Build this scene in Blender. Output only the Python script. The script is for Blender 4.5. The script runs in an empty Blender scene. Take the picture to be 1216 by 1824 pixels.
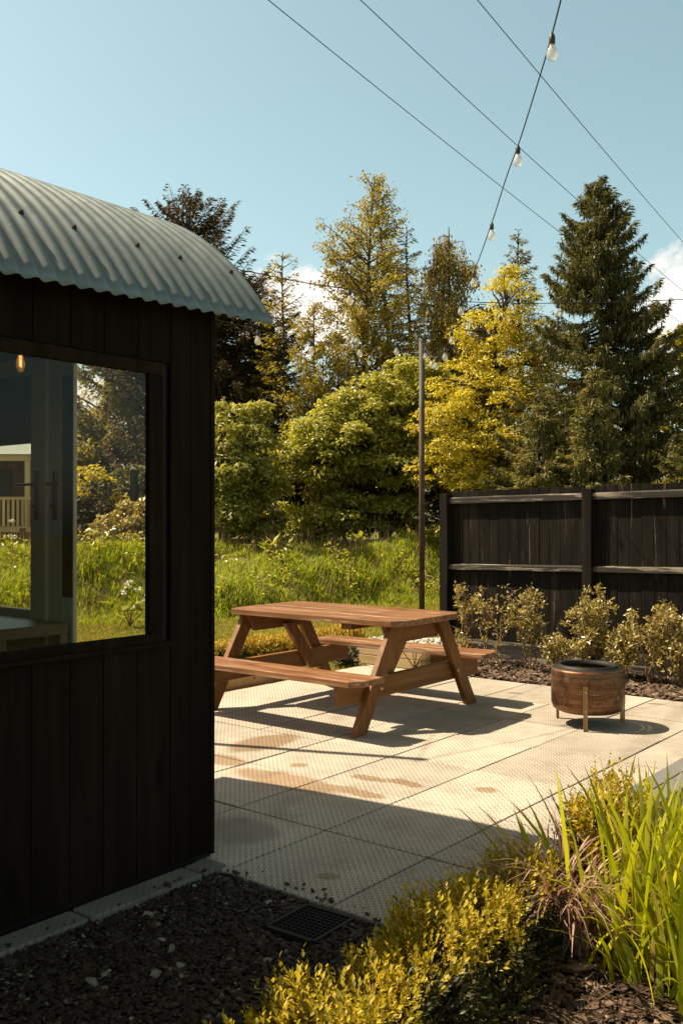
import bpy, math, random
import numpy as np
from mathutils import Vector, Matrix
R_ = math.radians
C = bpy.context.scene.collection
# ---------------------------------------------------------------- camera
EYE = 1.45; HEAD = R_(38.756); PITCH = R_(0.472); F = 1690.0
SUN = Vector((.285, -.685, -1.0)).normalized()          # the way the light travels
cam = bpy.data.cameras.new("camera"); co = bpy.data.objects.new("camera", cam); C.objects.link(co)
co.location = (0, 0, EYE); co.rotation_euler = (R_(90)+PITCH, 0, HEAD-R_(90))
cam.sensor_fit = 'VERTICAL'; cam.angle = 2*math.atan(912/F); cam.clip_end = 3000; cam.clip_start = .05
bpy.context.scene.camera = co
FW = np.array([math.cos(HEAD), math.sin(HEAD)]); RT = np.array([math.sin(HEAD), -math.cos(HEAD)])
def at(px, py, dep):
    """world point lying on a sight line at a given distance ahead"""
    x = (px-608)/F; y = -(py-912)/F; c, s = math.cos(PITCH), math.sin(PITCH)
    d = np.array([x, c-s*y, s+c*y]); d = d*dep/d[1]
    p = FW*d[1]+RT*d[0]
    return np.array([p[0], p[1], EYE+d[2]])
def fr(xr, yf):                                         # right / forward -> world
    p = FW*yf+RT*xr
    return p[0], p[1]
# ---------------------------------------------------------------- object helpers
def tag(o, label, cat, group=None, kind=None):
    if label: o['label'] = label
    if cat: o['category'] = cat
    if group: o['group'] = group
    if kind: o['kind'] = kind
    return o
def empty(name, loc=(0,0,0), rz=0):
    o = bpy.data.objects.new(name, None); C.objects.link(o); o.location = loc; o.rotation_euler = (0,0,rz)
    o.empty_display_size = .2
    return o
def kids(o): return [c for c in bpy.data.objects if c.parent == o]
def copy_tree(o, parent=None):
    c = o.copy(); C.objects.link(c)
    if parent: c.parent = parent
    for k in kids(o): copy_tree(k, c)
    return c
def raw(name, V, faces, mat, parent=None, smooth=False):
    """faces: list of int arrays (n,k)"""
    V = np.asarray(V, np.float32).reshape(-1,3)
    me = bpy.data.meshes.new(name); me.vertices.add(len(V)); me.vertices.foreach_set('co', V.ravel())
    loops = np.concatenate([np.asarray(f, np.int32).ravel() for f in faces]) if faces else np.zeros(0,np.int32)
    tot = np.concatenate([np.full(len(f), np.asarray(f).shape[1], np.int32) for f in faces])
    me.loops.add(len(loops)); me.loops.foreach_set('vertex_index', loops)
    me.polygons.add(len(tot)); st = np.zeros(len(tot), np.int32); st[1:] = np.cumsum(tot)[:-1]
    me.polygons.foreach_set('loop_start', st)
    me.polygons.foreach_set('loop_total', tot)
    me.polygons.foreach_set('use_smooth', np.full(len(tot), bool(smooth)))
    me.update(calc_edges=True); me.validate()
    if mat: me.materials.append(mat)
    o = bpy.data.objects.new(name, me); C.objects.link(o)
    if parent: o.parent = parent
    return o
class MB:
    def __init__(s): s.V=[]; s.f4=[]; s.f3=[]; s.fn=[]; s.n=0
    def add(s, V, f4=None, f3=None, fn=None):
        V = np.asarray(V, float).reshape(-1,3); s.V.append(V)
        if f4 is not None and len(f4): s.f4.append(np.asarray(f4)+s.n)
        if f3 is not None and len(f3): s.f3.append(np.asarray(f3)+s.n)
        if fn is not None:
            for f in fn: s.fn.append(np.asarray(f)+s.n)
        s.n += len(V); return s
    def box(s, a, b, rot=None, org=None):
        (x0,y0,z0),(x1,y1,z1) = a,b
        V = np.array([(x0,y0,z0),(x1,y0,z0),(x1,y1,z0),(x0,y1,z0),(x0,y0,z1),(x1,y0,z1),(x1,y1,z1),(x0,y1,z1)], float)
        if rot is not None: V = (V-np.array(org)) @ np.array(rot).T + np.array(org)
        return s.add(V, [(0,3,2,1),(4,5,6,7),(0,1,5,4),(1,2,6,5),(2,3,7,6),(3,0,4,7)])
    def hexa(s, V): return s.add(V, [(0,3,2,1),(4,5,6,7),(0,1,5,4),(1,2,6,5),(2,3,7,6),(3,0,4,7)])
    def prism(s, poly, z0, z1):
        n=len(poly); p=np.array(poly,float)
        V=np.r_[np.c_[p,np.full(n,z0)],np.c_[p,np.full(n,z1)]]
        return s.add(V, [(i,(i+1)%n,(i+1)%n+n,i+n) for i in range(n)], fn=[list(range(n))[::-1], [i+n for i in range(n)]])
    def tube(s, P, r, k=6, cap=True):
        P=np.asarray(P,float); n=len(P); r=np.broadcast_to(np.asarray(r,float),(n,))
        T=np.gradient(P,axis=0); T/=np.linalg.norm(T,axis=1,keepdims=True)+1e-9
        up=np.where(np.abs(T[:,2:3])>.9, np.array([[1.,0,0]]), np.array([[0,0,1.]]))
        if abs(T[0,2])>.9: up[:]=(1,0,0)
        A=np.cross(T,up); A/=np.linalg.norm(A,axis=1,keepdims=True)+1e-9; B=np.cross(T,A)
        th=np.linspace(0,2*np.pi,k,endpoint=False)
        V=P[:,None]+r[:,None,None]*(np.cos(th)[None,:,None]*A[:,None]+np.sin(th)[None,:,None]*B[:,None])
        i=np.arange(n-1)[:,None]*k; j=np.arange(k)[None]; j2=(j+1)%k
        f=np.stack([i+j,i+j2,i+j2+k,i+j+k],-1).reshape(-1,4)
        s.add(V.reshape(-1,3), f, fn=[list(range(k))[::-1], [(n-1)*k+q for q in range(k)]] if cap and k>3 else None)
        return s
    def lathe(s, prof, c=(0,0,0), k=32):
        n=len(prof); th=np.linspace(0,2*np.pi,k,endpoint=False)
        V=np.array([[(r*math.cos(t)+c[0], r*math.sin(t)+c[1], z+c[2]) for t in th] for r,z in prof]).reshape(-1,3)
        f=[(i*k+j,i*k+(j+1)%k,(i+1)*k+(j+1)%k,(i+1)*k+j) for i in range(n-1) for j in range(k)]
        return s.add(V,f)
    def build(s, name, mat, parent=None, smooth=False, bevel=0):
        V=np.concatenate(s.V); fs=[]
        if s.f4: fs.append(np.concatenate(s.f4))
        if s.f3: fs.append(np.concatenate(s.f3))
        by={}
        for f in s.fn: by.setdefault(len(f),[]).append(f)
        for f in by.values(): fs.append(np.array(f))
        o=raw(name,V,fs,mat,parent,smooth)
        if bevel:
            m=o.modifiers.new('bevel','BEVEL'); m.width=bevel; m.segments=2; m.limit_method='ANGLE'; m.angle_limit=R_(40)
        return o
def rotv(axis, a): return np.array(Matrix.Rotation(a,3,Vector(axis)))
# ---------------------------------------------------------------- materials
class N:
    def __init__(s, name, owner=None):
        if owner is None:
            s.m=bpy.data.materials.new(name); s.m.use_nodes=True; s.t=s.m.node_tree
        else: s.m=owner; s.t=owner.node_tree
        s.t.nodes.clear()
    def n(s, typ, **kw):
        nd=s.t.nodes.new('ShaderNode'+typ)
        for k,v in kw.items():
            if k.startswith('i_'):
                key=k[2:]; key=int(key) if key.isdigit() else key.replace('_',' ')
                inp=nd.inputs[key]
                if isinstance(v, bpy.types.NodeSocket): s.t.links.new(v, inp)
                else: inp.default_value = v
            else: setattr(nd,k,v)
        return nd
    def math(s, op, a, b=0.0, c=None, clamp=False):
        nd=s.n('Math', operation=op, use_clamp=clamp)
        for i,v in enumerate((a,b) if c is None else (a,b,c)):
            if isinstance(v, bpy.types.NodeSocket): s.t.links.new(v, nd.inputs[i])
            else: nd.inputs[i].default_value=v
        return nd.outputs[0]
    def mix(s, f, a, b, blend='MIX'):
        nd=s.n('MixRGB', blend_type=blend)
        for i,v in enumerate((f,a,b)):
            if isinstance(v, bpy.types.NodeSocket): s.t.links.new(v, nd.inputs[i])
            else: nd.inputs[i].default_value = v if i==0 else (*v,1) if len(v)==3 else v
        return nd.outputs[0]
    def ramp(s, f, stops, interp='LINEAR'):
        nd=s.n('ValToRGB'); nd.color_ramp.interpolation=interp; s.t.links.new(f, nd.inputs[0])
        e=nd.color_ramp.elements
        while len(e)<len(stops): e.new(.5)
        for i,(p,c) in enumerate(stops):
            e[i].position=p; e[i].color=(c,c,c,1) if isinstance(c,(int,float)) else (*c,1)
        return nd.outputs[0]
    def co(s, kind='Object'): return s.n('TexCoord').outputs[kind]
    def map(s, v, scale=(1,1,1), rot=(0,0,0), loc=(0,0,0)):
        return s.n('Mapping', i_Vector=v, i_Scale=scale, i_Rotation=rot, i_Location=loc).outputs[0]
    def noise(s, v, sc, det=4, rough=.55, dist=0, out=0):
        return s.n('TexNoise', i_Vector=v, i_Scale=sc, i_Detail=det, i_Roughness=rough, i_Distortion=dist).outputs[out]
    def bump(s, h, st=.3, d=.01): return s.n('Bump', i_Height=h, i_Strength=st, i_Distance=d).outputs[0]
    def island(s): return s.n('NewGeometry').outputs['Random Per Island']
    def out(s, sh): 
        s.t.links.new(sh, s.n('OutputMaterial').inputs[0]); return s.m
    def bsdf(s, col, rough=.6, metal=0, nrm=None, spec=.5, **kw):
        nd=s.n('BsdfPrincipled')
        for k,v in (('Base Color',col),('Roughness',rough),('Metallic',metal),('Normal',nrm),('Specular IOR Level',spec)):
            if v is None: continue
            if isinstance(v, bpy.types.NodeSocket): s.t.links.new(v, nd.inputs[k])
            else: nd.inputs[k].default_value = (*v,1) if k=='Base Color' and len(v)==3 else v
        for k,v in kw.items(): nd.inputs[k.replace('_',' ')].default_value=v
        return nd.outputs[0]

def leaf_mat(name, cols, trans=.35, rough=.5, tcol=None, spec=.3):
    """cols: list of (pos, rgb) picked at random for every leaf; thin leaves let some light through"""
    n=N(name); r=n.island()
    col=n.ramp(r, cols)
    big=n.noise(n.co('Object'), .9, 3)
    col=n.mix(n.math('MULTIPLY',n.math('SUBTRACT',big,.35,clamp=True),.8), col, n.mix(1,col,(.85,.74,.55),'MULTIPLY'))
    d=n.bsdf(col, rough, spec=spec)
    tc=n.mix(1, col, tcol or (1.5,1.35,.55), 'MULTIPLY')
    t=n.n('BsdfTranslucent', i_Color=tc).outputs[0]
    mx=n.n('MixShader', i_0=trans, i_1=d, i_2=t).outputs[0]
    return n.out(mx)
def bark_mat(name, a, b, sc=6):
    n=N(name); v=n.map(n.co(), (1,1,.25)); f=n.noise(v, sc*3, 6, .65)
    return n.out(n.bsdf(n.ramp(f,[(.3,a),(.7,b)]), .9, nrm=n.bump(f,.8,.03)))
def wood_mat(name, dark, mid, light, axis=1, rough=.55, sc=1.0, worn=None, wornamt=.0, knots=True, spec=.3, wornf=.8):
    """plank wood, grain runs along an object axis; tone differs from plank to plank"""
    n=N(name); rot=[(0,0,0),(0,0,0),(0,0,0)][0]
    s=[26,26,26]; s[axis]=1.6
    isl=n.island(); co_=n.co()
    off=n.n('VectorMath', operation='ADD'); n.t.links.new(co_, off.inputs[0])
    cmb=n.n('CombineXYZ', i_0=n.math('MULTIPLY',isl,17.), i_1=n.math('MULTIPLY',isl,31.), i_2=n.math('MULTIPLY',isl,11.)).outputs[0]
    n.t.links.new(cmb, off.inputs[1])
    v=n.map(off.outputs[0], tuple(q*sc for q in s))
    g=n.noise(v,1.0,6,.6,.6)
    s2=[5,5,5]; s2[axis]=.7
    g2=n.noise(n.map(off.outputs[0],tuple(q*sc for q in s2)),1.,3,.5,1.)
    f=n.math('ADD',n.math('MULTIPLY',g,.6),n.math('MULTIPLY',g2,.4))
    col=n.ramp(f,[(.3,dark),(.5,mid),(.7,light)])
    tone=n.math('ADD',n.math('MULTIPLY',isl,.6),.70)
    cc=n.n('CombineXYZ', i_0=tone,i_1=tone,i_2=tone).outputs[0]
    col=n.mix(1,col,cc,'MULTIPLY')
    if knots:
        s3=[7,7,7]; s3[axis]=2.2
        vo=n.n('TexVoronoi', i_Vector=n.map(off.outputs[0],tuple(s3)), i_Scale=.55).outputs['Distance']
        kn=n.ramp(vo,[(.045,1.),(.11,0.)])
        col=n.mix(n.math('MULTIPLY',kn,.75),col,tuple(q*.35 for q in dark))
    rr=rough
    if worn:
        s4=[20,20,20]; s4[axis]=1.3
        w=n.noise(n.map(off.outputs[0],tuple(s4),loc=(3,1,7)),1.,7,.7,.3)
        wm=n.ramp(w,[(.60-wornamt,0.),(.66-wornamt,1.)])
        col=n.mix(n.math('MULTIPLY',wm,wornf),col,worn)
    return n.out(n.bsdf(col,rr,nrm=n.bump(g,.35,.004),spec=spec))

M={}
M['black_board']=wood_mat('black_stained_board',(.0080,.0050,.0031),(.0140,.0087,.0054),(.024,.0152,.0095),2,.8,spec=.06)
M['black_trim']=wood_mat('black_painted_trim',(.008,.0049,.0029),(.0155,.0094,.0056),(.028,.0175,.0105),2,.8,spec=.06)
M['fence_board']=wood_mat('weathered_black_board',(.005,.004,.003),(.010,.008,.006),(.026,.0195,.0135),2,.8,worn=(.13,.10,.072),wornamt=.0,spec=.10)
M['fence_rail']=wood_mat('weathered_black_rail',(.013,.010,.0075),(.028,.022,.017),(.06,.048,.037),1,.7,worn=(.33,.27,.20),wornamt=.06)
M['fence_post']=wood_mat('weathered_black_post',(.007,.0055,.004),(.013,.010,.0075),(.030,.0225,.0155),2,.8,worn=(.15,.12,.09),wornamt=.0,spec=.10)
M['table_top']=wood_mat('oiled_table_wood',(.10,.038,.014),(.235,.098,.039),(.43,.23,.125),1,.36,sc=1.3,worn=(.62,.46,.33),wornamt=.055,wornf=.5,spec=.45)
M['table_leg']=wood_mat('stained_table_leg',(.09,.033,.008),(.215,.084,.019),(.32,.142,.04),2,.5)
M['table_beam']=wood_mat('stained_table_beam',(.09,.033,.008),(.215,.084,.019),(.32,.142,.04),0,.5)
M['sleeper']=wood_mat('pale_timber',(.36,.22,.10),(.52,.35,.18),(.62,.45,.26),1,.6)
M['pale_wood']=wood_mat('new_pine',(.42,.26,.12),(.58,.38,.19),(.68,.48,.27),2,.6,knots=False)
M['brown_fence']=wood_mat('brown_board',(.07,.035,.018),(.12,.06,.03),(.18,.1,.05),2,.8)
M['counter']=wood_mat('interior_wood',(.05,.030,.018),(.09,.058,.035),(.13,.085,.055),1,.45)

def metal_roof():
    n=N('galvanised_roof'); co_=n.co()
    a=n.noise(co_,3.5,6,.6); b=n.noise(n.map(co_,(1,1,.2)),14,4)
    col=n.ramp(a,[(.3,(.13,.165,.175)),(.7,(.20,.24,.25))])
    sp=n.ramp(n.noise(co_,90,2,.5),[(.70,0.),(.76,1.)])
    col=n.mix(n.math('MULTIPLY',sp,.35),col,(.75,.76,.74))
    ro=n.ramp(b,[(.3,.44),(.7,.60)])
    return n.out(n.bsdf(col,ro,.62,n.bump(a,.06,.01)))
M['roof']=metal_roof()
def glass(name, tint=(.93,.95,.92), rough=.0, refl=1.0):
    n=N(name); k=n.n('Value'); k.outputs[0].default_value=refl; bf=n.n('NewGeometry').outputs['Backfacing']; fr_=n.n('Fresnel', i_IOR=n.math('SUBTRACT',1.5,n.math('MULTIPLY',bf,.8333))).outputs[0]
    t=n.n('BsdfTransparent', i_Color=(*tint,1)).outputs[0]; g=n.n('BsdfGlossy', i_Color=(1,1,1,1), i_Roughness=rough).outputs[0]
    return n.out(n.n('MixShader', i_0=n.math('MULTIPLY',fr_,k.outputs[0]), i_1=t, i_2=g).outputs[0])
M['glass']=glass('window_glass',(.95,.95,.91),0,.22)
def bulb_mat():
    n=N('milky_bulb_glass'); bf=n.n('NewGeometry').outputs['Backfacing']; fr_=n.n('Fresnel', i_IOR=n.math('SUBTRACT',1.5,n.math('MULTIPLY',bf,.8333))).outputs[0]
    t=n.n('BsdfTransparent', i_Color=(.96,.94,.9,1)).outputs[0]; g=n.n('BsdfGlossy', i_Color=(1,1,1,1), i_Roughness=.08).outputs[0]
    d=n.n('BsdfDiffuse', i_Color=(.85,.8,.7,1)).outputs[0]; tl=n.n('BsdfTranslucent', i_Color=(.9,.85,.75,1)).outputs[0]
    milky=n.n('MixShader', i_0=.5, i_1=d, i_2=tl).outputs[0]
    a=n.n('MixShader', i_0=.30, i_1=t, i_2=milky).outputs[0]  # white mixed in stands for sky reflections as well as dust
    return n.out(n.n('MixShader', i_0=n.math('MULTIPLY',fr_,1.5,clamp=True), i_1=a, i_2=g).outputs[0])
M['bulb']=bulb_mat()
def plain(name,col,rough=.6,metal=0,sc=40,amp=.3,bump=.15,spec=.4):
    n=N(name); f=n.noise(n.co(),sc,5,.6)
    c=n.mix(f,tuple(q*(1-amp) for q in col),tuple(min(1,q*(1+amp)) for q in col))
    return n.out(n.bsdf(c,rough,metal,n.bump(f,bump,.003),spec))
M['black_plastic']=plain('black_plastic',(.02,.02,.02),.45)
M['cable']=plain('black_cable',(.025,.023,.02),.6)
M['wire']=plain('power_wire',(.06,.065,.06),.6)
M['grey_door']=plain('grey_painted_door',(.44,.39,.32),.5,sc=8,amp=.12)
M['dark_panel']=plain('dark_panel',(.012,.009,.007),.5)
M['bronze']=plain('bronze_handle',(.12,.075,.045),.35,.8)
M['screw']=plain('rusty_screw',(.05,.04,.035),.6,.3)
M['bolt']=plain('zinc_bolt',(.62,.5,.36),.35,.8)
M['brass']=plain('bulb_socket',(.05,.045,.04),.5,.2)
M['iron']=plain('dark_iron',(.022,.019,.016),.6,.3,spec=.25)
M['composite']=plain('grey_composite_edging',(.15,.145,.14),.6,sc=14,amp=.15)
M['conc_kerb']=None
M['interior']=plain('interior_lining',(.05,.036,.025),.7,sc=6)
M['slate']=plain('slate_roof',(.20,.235,.24),.6,sc=5,amp=.25)
M['soil']=plain('dark_soil',(.040,.024,.014),.95,sc=25,amp=.5,bump=.8)
M['petal']=plain('white_petal',(.8,.78,.7),.6)
n=N('glowing_filament'); M['filament']=n.out(n.n('Emission', i_Color=(1,.42,.12,1), i_Strength=2.4).outputs[0])
M['coil']=plain('filament_coil',(.75,.6,.4),.3,.3)

def pole_mat():
    n=N('rusty_pole'); co_=n.co(); f=n.noise(n.map(co_,(1,1,.12)),22,6,.65)
    z=n.n('SeparateXYZ', i_0=co_).outputs[2]
    up=n.math('ADD',n.math('MULTIPLY',n.math('SUBTRACT',z,2.75),14.),n.math('MULTIPLY',n.math('SUBTRACT',f,.5),3.),clamp=True)
    rust=n.ramp(f,[(.3,(.03,.016,.009)),(.55,(.075,.036,.018)),(.75,(.14,.07,.034))])
    pa=n.ramp(f,[(.3,(.03,.027,.024)),(.8,(.075,.066,.055))])
    return n.out(n.bsdf(n.mix(up,rust,pa),.7,.2,n.bump(f,.3,.004)))
M['pole']=pole_mat()

def drum_mat(center_z):
    n=N('burnt_steel_drum'); co_=n.co()
    a=n.noise(n.map(co_,(1,1,1.3)),8,7,.70,.5)
    col=n.ramp(a,[(.28,(.035,.018,.011)),(.42,(.10,.045,.021)),(.52,(.20,.095,.042)),(.61,(.12,.055,.028)),(.72,(.28,.19,.12))])
    b=n.noise(co_,11,3,.5,.2)
    blue=n.ramp(b,[(.62,0.),(.70,1.)])
    col=n.mix(n.math('MULTIPLY',blue,.5),col,(.16,.15,.16))
    xs=n.n('SeparateXYZ', i_0=co_); ang=n.math('ARCTAN2',xs.outputs[1],xs.outputs[0])
    # punched rows of little holes
    u=n.math('MULTIPLY',ang,.255/.015); v=n.math('MULTIPLY',xs.outputs[2],1/.013)
    row=n.math('FLOOR',v); odd=n.math('MULTIPLY',n.math('MODULO',row,2.),.5)
    fu=n.math('SUBTRACT',n.math('FRACT',n.math('ADD',n.math('ADD',u,odd),500.)),.5); fv=n.math('SUBTRACT',n.math('FRACT',v),.5)
    d=n.math('SQRT',n.math('ADD',n.math('MULTIPLY',fu,fu),n.math('MULTIPLY',fv,fv)))
    hole=n.math('LESS_THAN',d,.27)
    band=n.math('MULTIPLY',n.math('GREATER_THAN',xs.outputs[2],.155),n.math('LESS_THAN',xs.outputs[2],.37))
    bands=n.math('GREATER_THAN',n.math('SINE',n.math('MULTIPLY',xs.outputs[2],88.)),-.45)
    hole=n.math('MULTIPLY',n.math('MULTIPLY',hole,band),bands)
    p=n.bsdf(col,n.ramp(a,[(.3,.52),(.7,.34)]),.72,n.bump(a,.1,.004))
    tr=n.n('BsdfTransparent').outputs[0]
    return n.out(n.n('MixShader', i_0=hole, i_1=p, i_2=tr).outputs[0])
M['drum']=drum_mat(0)
M['drum_leg']=plain('brassy_angle_iron',(.34,.22,.10),.4,.7,sc=12,amp=.4)

# paving: rows of little raised dashes, laid alternately, and wet patches
STAINS=[(4.50,4.26,.30,.16,1),(3.93,3.55,.13,.40,1),(4.0,3.12,.06,.20,1),(4.26,3.22,.05,.12,1),(4.31,3.02,.05,.13,1),(4.46,2.59,.05,.07,1),(4.02,4.15,.10,.2,1),(4.22,3.72,.05,.06,1),(2.98,2.47,.03,.05,2)]
def slab_mat(name='textured_slab', stains=True, base=((.375,.325,.265),(.49,.432,.36))):
    n=N(name); pos=n.n('NewGeometry').outputs['Position']; isl=n.island()
    s=1/.025
    v=n.map(pos,(s,s,s),(0,0,R_(45)+HEAD-R_(38.756)))
    xs=n.n('SeparateXYZ', i_0=v); x,y=xs.outputs[0],xs.outputs[1]
    par=n.math('MODULO',n.math('ADD',n.math('ADD',n.math('FLOOR',x),n.math('FLOOR',y)),4000.),2.)
    par=n.math('GREATER_THAN',par,.5)
    fx=n.math('ABSOLUTE',n.math('SUBTRACT',n.math('FRACT',n.math('ADD',x,2000.)),.5)); fy=n.math('ABSOLUTE',n.math('SUBTRACT',n.math('FRACT',n.math('ADD',y,2000.)),.5))
    a=n.math('ADD',n.math('MULTIPLY',fx,par),n.math('MULTIPLY',fy,n.math('SUBTRACT',1.,par)))
    b=n.math('ADD',n.math('MULTIPLY',fy,par),n.math('MULTIPLY',fx,n.math('SUBTRACT',1.,par)))
    dash=n.math('MULTIPLY',n.math('LESS_THAN',a,.44),n.math('LESS_THAN',b,.17))
    f=n.noise(pos,2.2,6,.6); fine=n.noise(pos,160,3,.6)
    col=n.ramp(f,[(.3,base[0]),(.7,base[1])])
    tone=n.math('ADD',n.math('MULTIPLY',isl,.36),.80); cc=n.n('CombineXYZ', i_0=tone,i_1=tone,i_2=tone).outputs[0]
    col=n.mix(1,col,cc,'MULTIPLY')
    col=n.mix(.25,col,n.ramp(fine,[(.3,(.30,.25,.2)),(.7,(.6,.55,.48))]))
    grime=n.ramp(n.noise(pos,4.5,8,.72),[(.30,.72),(.52,1.),(.8,1.04)]); col=n.mix(1,col,grime,'MULTIPLY')
    dirt=n.math('MULTIPLY',dash,n.ramp(n.noise(pos,6,4,.6),[(.30,.40),(.75,.9)]))
    col=n.mix(dirt,col,(.13,.10,.07))  # dashes coloured darker than the slab, by an uneven amount
    rough=.75
    if stains:
        w=n.noise(pos,8,8,.78,.3,out=1)
        wp=n.n('VectorMath', operation='MULTIPLY_ADD'); n.t.links.new(w,wp.inputs[0]); wp.inputs[1].default_value=(.16,.16,0); 
        sub=n.n('VectorMath', operation='ADD'); n.t.links.new(pos,sub.inputs[0]); sub.inputs[1].default_value=(-.08,-.08,0); n.t.links.new(sub.outputs[0],wp.inputs[2])
        p2=n.n('SeparateXYZ', i_0=wp.outputs[0])
        tot=None; tot2=None
        for (su,sv,ru,rv,k) in STAINS+[(3.16,3.16,.17,.22,3)]:
            dx=n.math('MULTIPLY',n.math('SUBTRACT',p2.outputs[0],su),1/ru); dy=n.math('MULTIPLY',n.math('SUBTRACT',p2.outputs[1],sv),1/rv)
            d=n.math('ADD',n.math('MULTIPLY',dx,dx),n.math('MULTIPLY',dy,dy))
            m=n.math('MULTIPLY',n.math('SUBTRACT',1.25,d),1.7,clamp=True)
            if k==3: tot2=m
            else: tot=m if tot is None else n.math('MAXIMUM',tot,m)
        col=n.mix(n.math('MULTIPLY',tot,.9),col,n.mix(1,col,(.64,.49,.35),'MULTIPLY'))
        col=n.mix(n.math('MULTIPLY',tot2,.8),col,n.mix(1,col,(.36,.36,.36),'MULTIPLY'))
        r1=n.math('SUBTRACT',.75,n.math('MULTIPLY',tot,.2)); rough=n.math('SUBTRACT',r1,n.math('MULTIPLY',tot2,.45))
    h=n.math('ADD',dash,n.math('MULTIPLY',fine,.3))
    return n.out(n.bsdf(col,rough,0,n.bump(h,.7,.004),.3))
M['slab']=slab_mat()
M['kerb']=slab_mat('damp_kerb_slab',False,((.075,.068,.056),(.16,.145,.12)))
M['sand']=plain('joint_sand',(.06,.045,.03),.95,sc=60)
def gravel_mat():
    n=N('slate_chippings'); r=n.island(); f=n.noise(n.co(),70,4)
    col=n.ramp(r,[(0,(.018,.010,.006)),(.35,(.034,.019,.012)),(.6,(.055,.029,.018)),(.8,(.045,.035,.026)),(.92,(.08,.062,.045)),(.975,(.16,.135,.10)),(1,(.36,.32,.26))])
    col=n.mix(n.math('MULTIPLY',f,.4),col,(.02,.016,.012))
    return n.out(n.bsdf(col,.62,nrm=n.bump(f,.3,.003),spec=.25))
M['gravel']=gravel_mat()
def chip_mat():
    n=N('bark_chips'); r=n.island(); f=n.noise(n.map(n.co(),(1,1,1)),60,4)
    col=n.ramp(r,[(0,(.035,.019,.011)),(.45,(.085,.048,.027)),(.8,(.17,.105,.062)),(1,(.40,.28,.185))])
    return n.out(n.bsdf(n.mix(n.math('MULTIPLY',f,.5),col,(.03,.018,.01)),.85,nrm=n.bump(f,.4,.004)))
M['chip']=chip_mat()
def ground_mat():
    n=N('turf_ground'); p=n.n('NewGeometry').outputs['Position']; f=n.noise(p,1.3,6,.6); g=n.noise(p,30,4,.6)
    col=n.ramp(f,[(.3,(.10,.115,.020)),(.55,(.155,.15,.028)),(.75,(.21,.18,.045))])
    col=n.mix(n.math('MULTIPLY',g,.5),col,(.045,.045,.012))
    return n.out(n.bsdf(col,.9,nrm=n.bump(g,.8,.03),spec=.1))
M['ground']=ground_mat()
# foliage colours
M['grass_long']=leaf_mat('long_grass_blade',[(0,(.17,.225,.020)),(.4,(.26,.32,.034)),(.75,(.35,.385,.055)),(1,(.50,.46,.14))],.5,.45,(1.4,1.4,.5))
M['grass_short']=leaf_mat('lawn_blade',[(0,(.17,.18,.026)),(.5,(.25,.235,.04)),(1,(.38,.32,.09))],.4,.5)
M['sycamore']=leaf_mat('sycamore_leaf',[(0,(.22,.235,.032)),(.5,(.37,.36,.06)),(1,(.52,.48,.15))],.48,.36,(1.35,1.3,.5),spec=.5)
M['chestnut']=leaf_mat('chestnut_leaf',[(0,(.19,.21,.038)),(.5,(.33,.325,.078)),(1,(.46,.42,.15))],.48,.38,(1.35,1.3,.55),spec=.5)
M['spruce']=leaf_mat('spruce_needles',[(0,(.065,.07,.022)),(.5,(.135,.13,.045)),(1,(.23,.205,.08))],.25,.5)
M['spruce_light']=leaf_mat('young_spruce_needles',[(0,(.11,.115,.032)),(.5,(.20,.185,.06)),(1,(.30,.26,.105))],.3,.5)
M['pine_dark']=leaf_mat('dark_pine_needles',[(0,(.040,.036,.013)),(.5,(.078,.064,.021)),(.8,(.115,.086,.028)),(1,(.17,.10,.035))],.2,.5)
M['rusty']=leaf_mat('rusty_cone_needles',[(0,(.045,.034,.015)),(.5,(.085,.06,.024)),(.8,(.13,.085,.033)),(1,(.19,.105,.05))],.15,.6)
M['yellow']=leaf_mat('golden_leaf',[(0,(.36,.315,.028)),(.4,(.52,.45,.045)),(.8,(.64,.55,.08)),(1,(.70,.62,.16))],.42,.45,(1.25,1.15,.4))
M['larch']=leaf_mat('larch_needles',[(0,(.20,.175,.026)),(.5,(.31,.26,.042)),(1,(.43,.36,.085))],.4,.5)
M['alder']=leaf_mat('olive_leaf',[(0,(.18,.16,.032)),(.5,(.29,.245,.056)),(1,(.40,.335,.11))],.45,.45)
M['birch']=leaf_mat('birch_leaf',[(0,(.19,.155,.034)),(.5,(.30,.24,.06)),(1,(.43,.345,.12))],.45,.45)
M['maple']=leaf_mat('maple_leaf',[(0,(.18,.18,.020)),(.5,(.30,.27,.032)),(1,(.42,.36,.07))],.5,.42)
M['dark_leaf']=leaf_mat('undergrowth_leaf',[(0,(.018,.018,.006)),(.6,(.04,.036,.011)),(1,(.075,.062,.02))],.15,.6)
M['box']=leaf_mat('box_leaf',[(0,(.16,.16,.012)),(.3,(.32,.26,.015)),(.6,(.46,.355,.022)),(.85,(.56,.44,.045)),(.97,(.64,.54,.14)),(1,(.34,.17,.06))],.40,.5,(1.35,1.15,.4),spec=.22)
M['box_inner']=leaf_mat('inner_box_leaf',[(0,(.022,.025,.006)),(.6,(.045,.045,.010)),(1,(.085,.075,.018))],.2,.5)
M['golden_hedge']=leaf_mat('golden_hedge_leaf',[(0,(.34,.24,.015)),(.5,(.48,.34,.025)),(1,(.58,.44,.07))],.3,.5,(1.2,1.,.4))
M['euonymus']=leaf_mat('variegated_leaf',[(0,(.18,.155,.034)),(.4,(.33,.27,.07)),(.75,(.50,.41,.16)),(1,(.68,.59,.32))],.3,.32,(1.3,1.15,.6),spec=.6)
M['twig']=bark_mat('shrub_twig',(.16,.095,.035),(.30,.19,.08),20)
M['bark']=bark_mat('tree_bark',(.035,.024,.015),(.10,.07,.045),3)
M['bark_dark']=bark_mat('dark_tree_bark',(.018,.013,.009),(.05,.036,.024),3)
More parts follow.
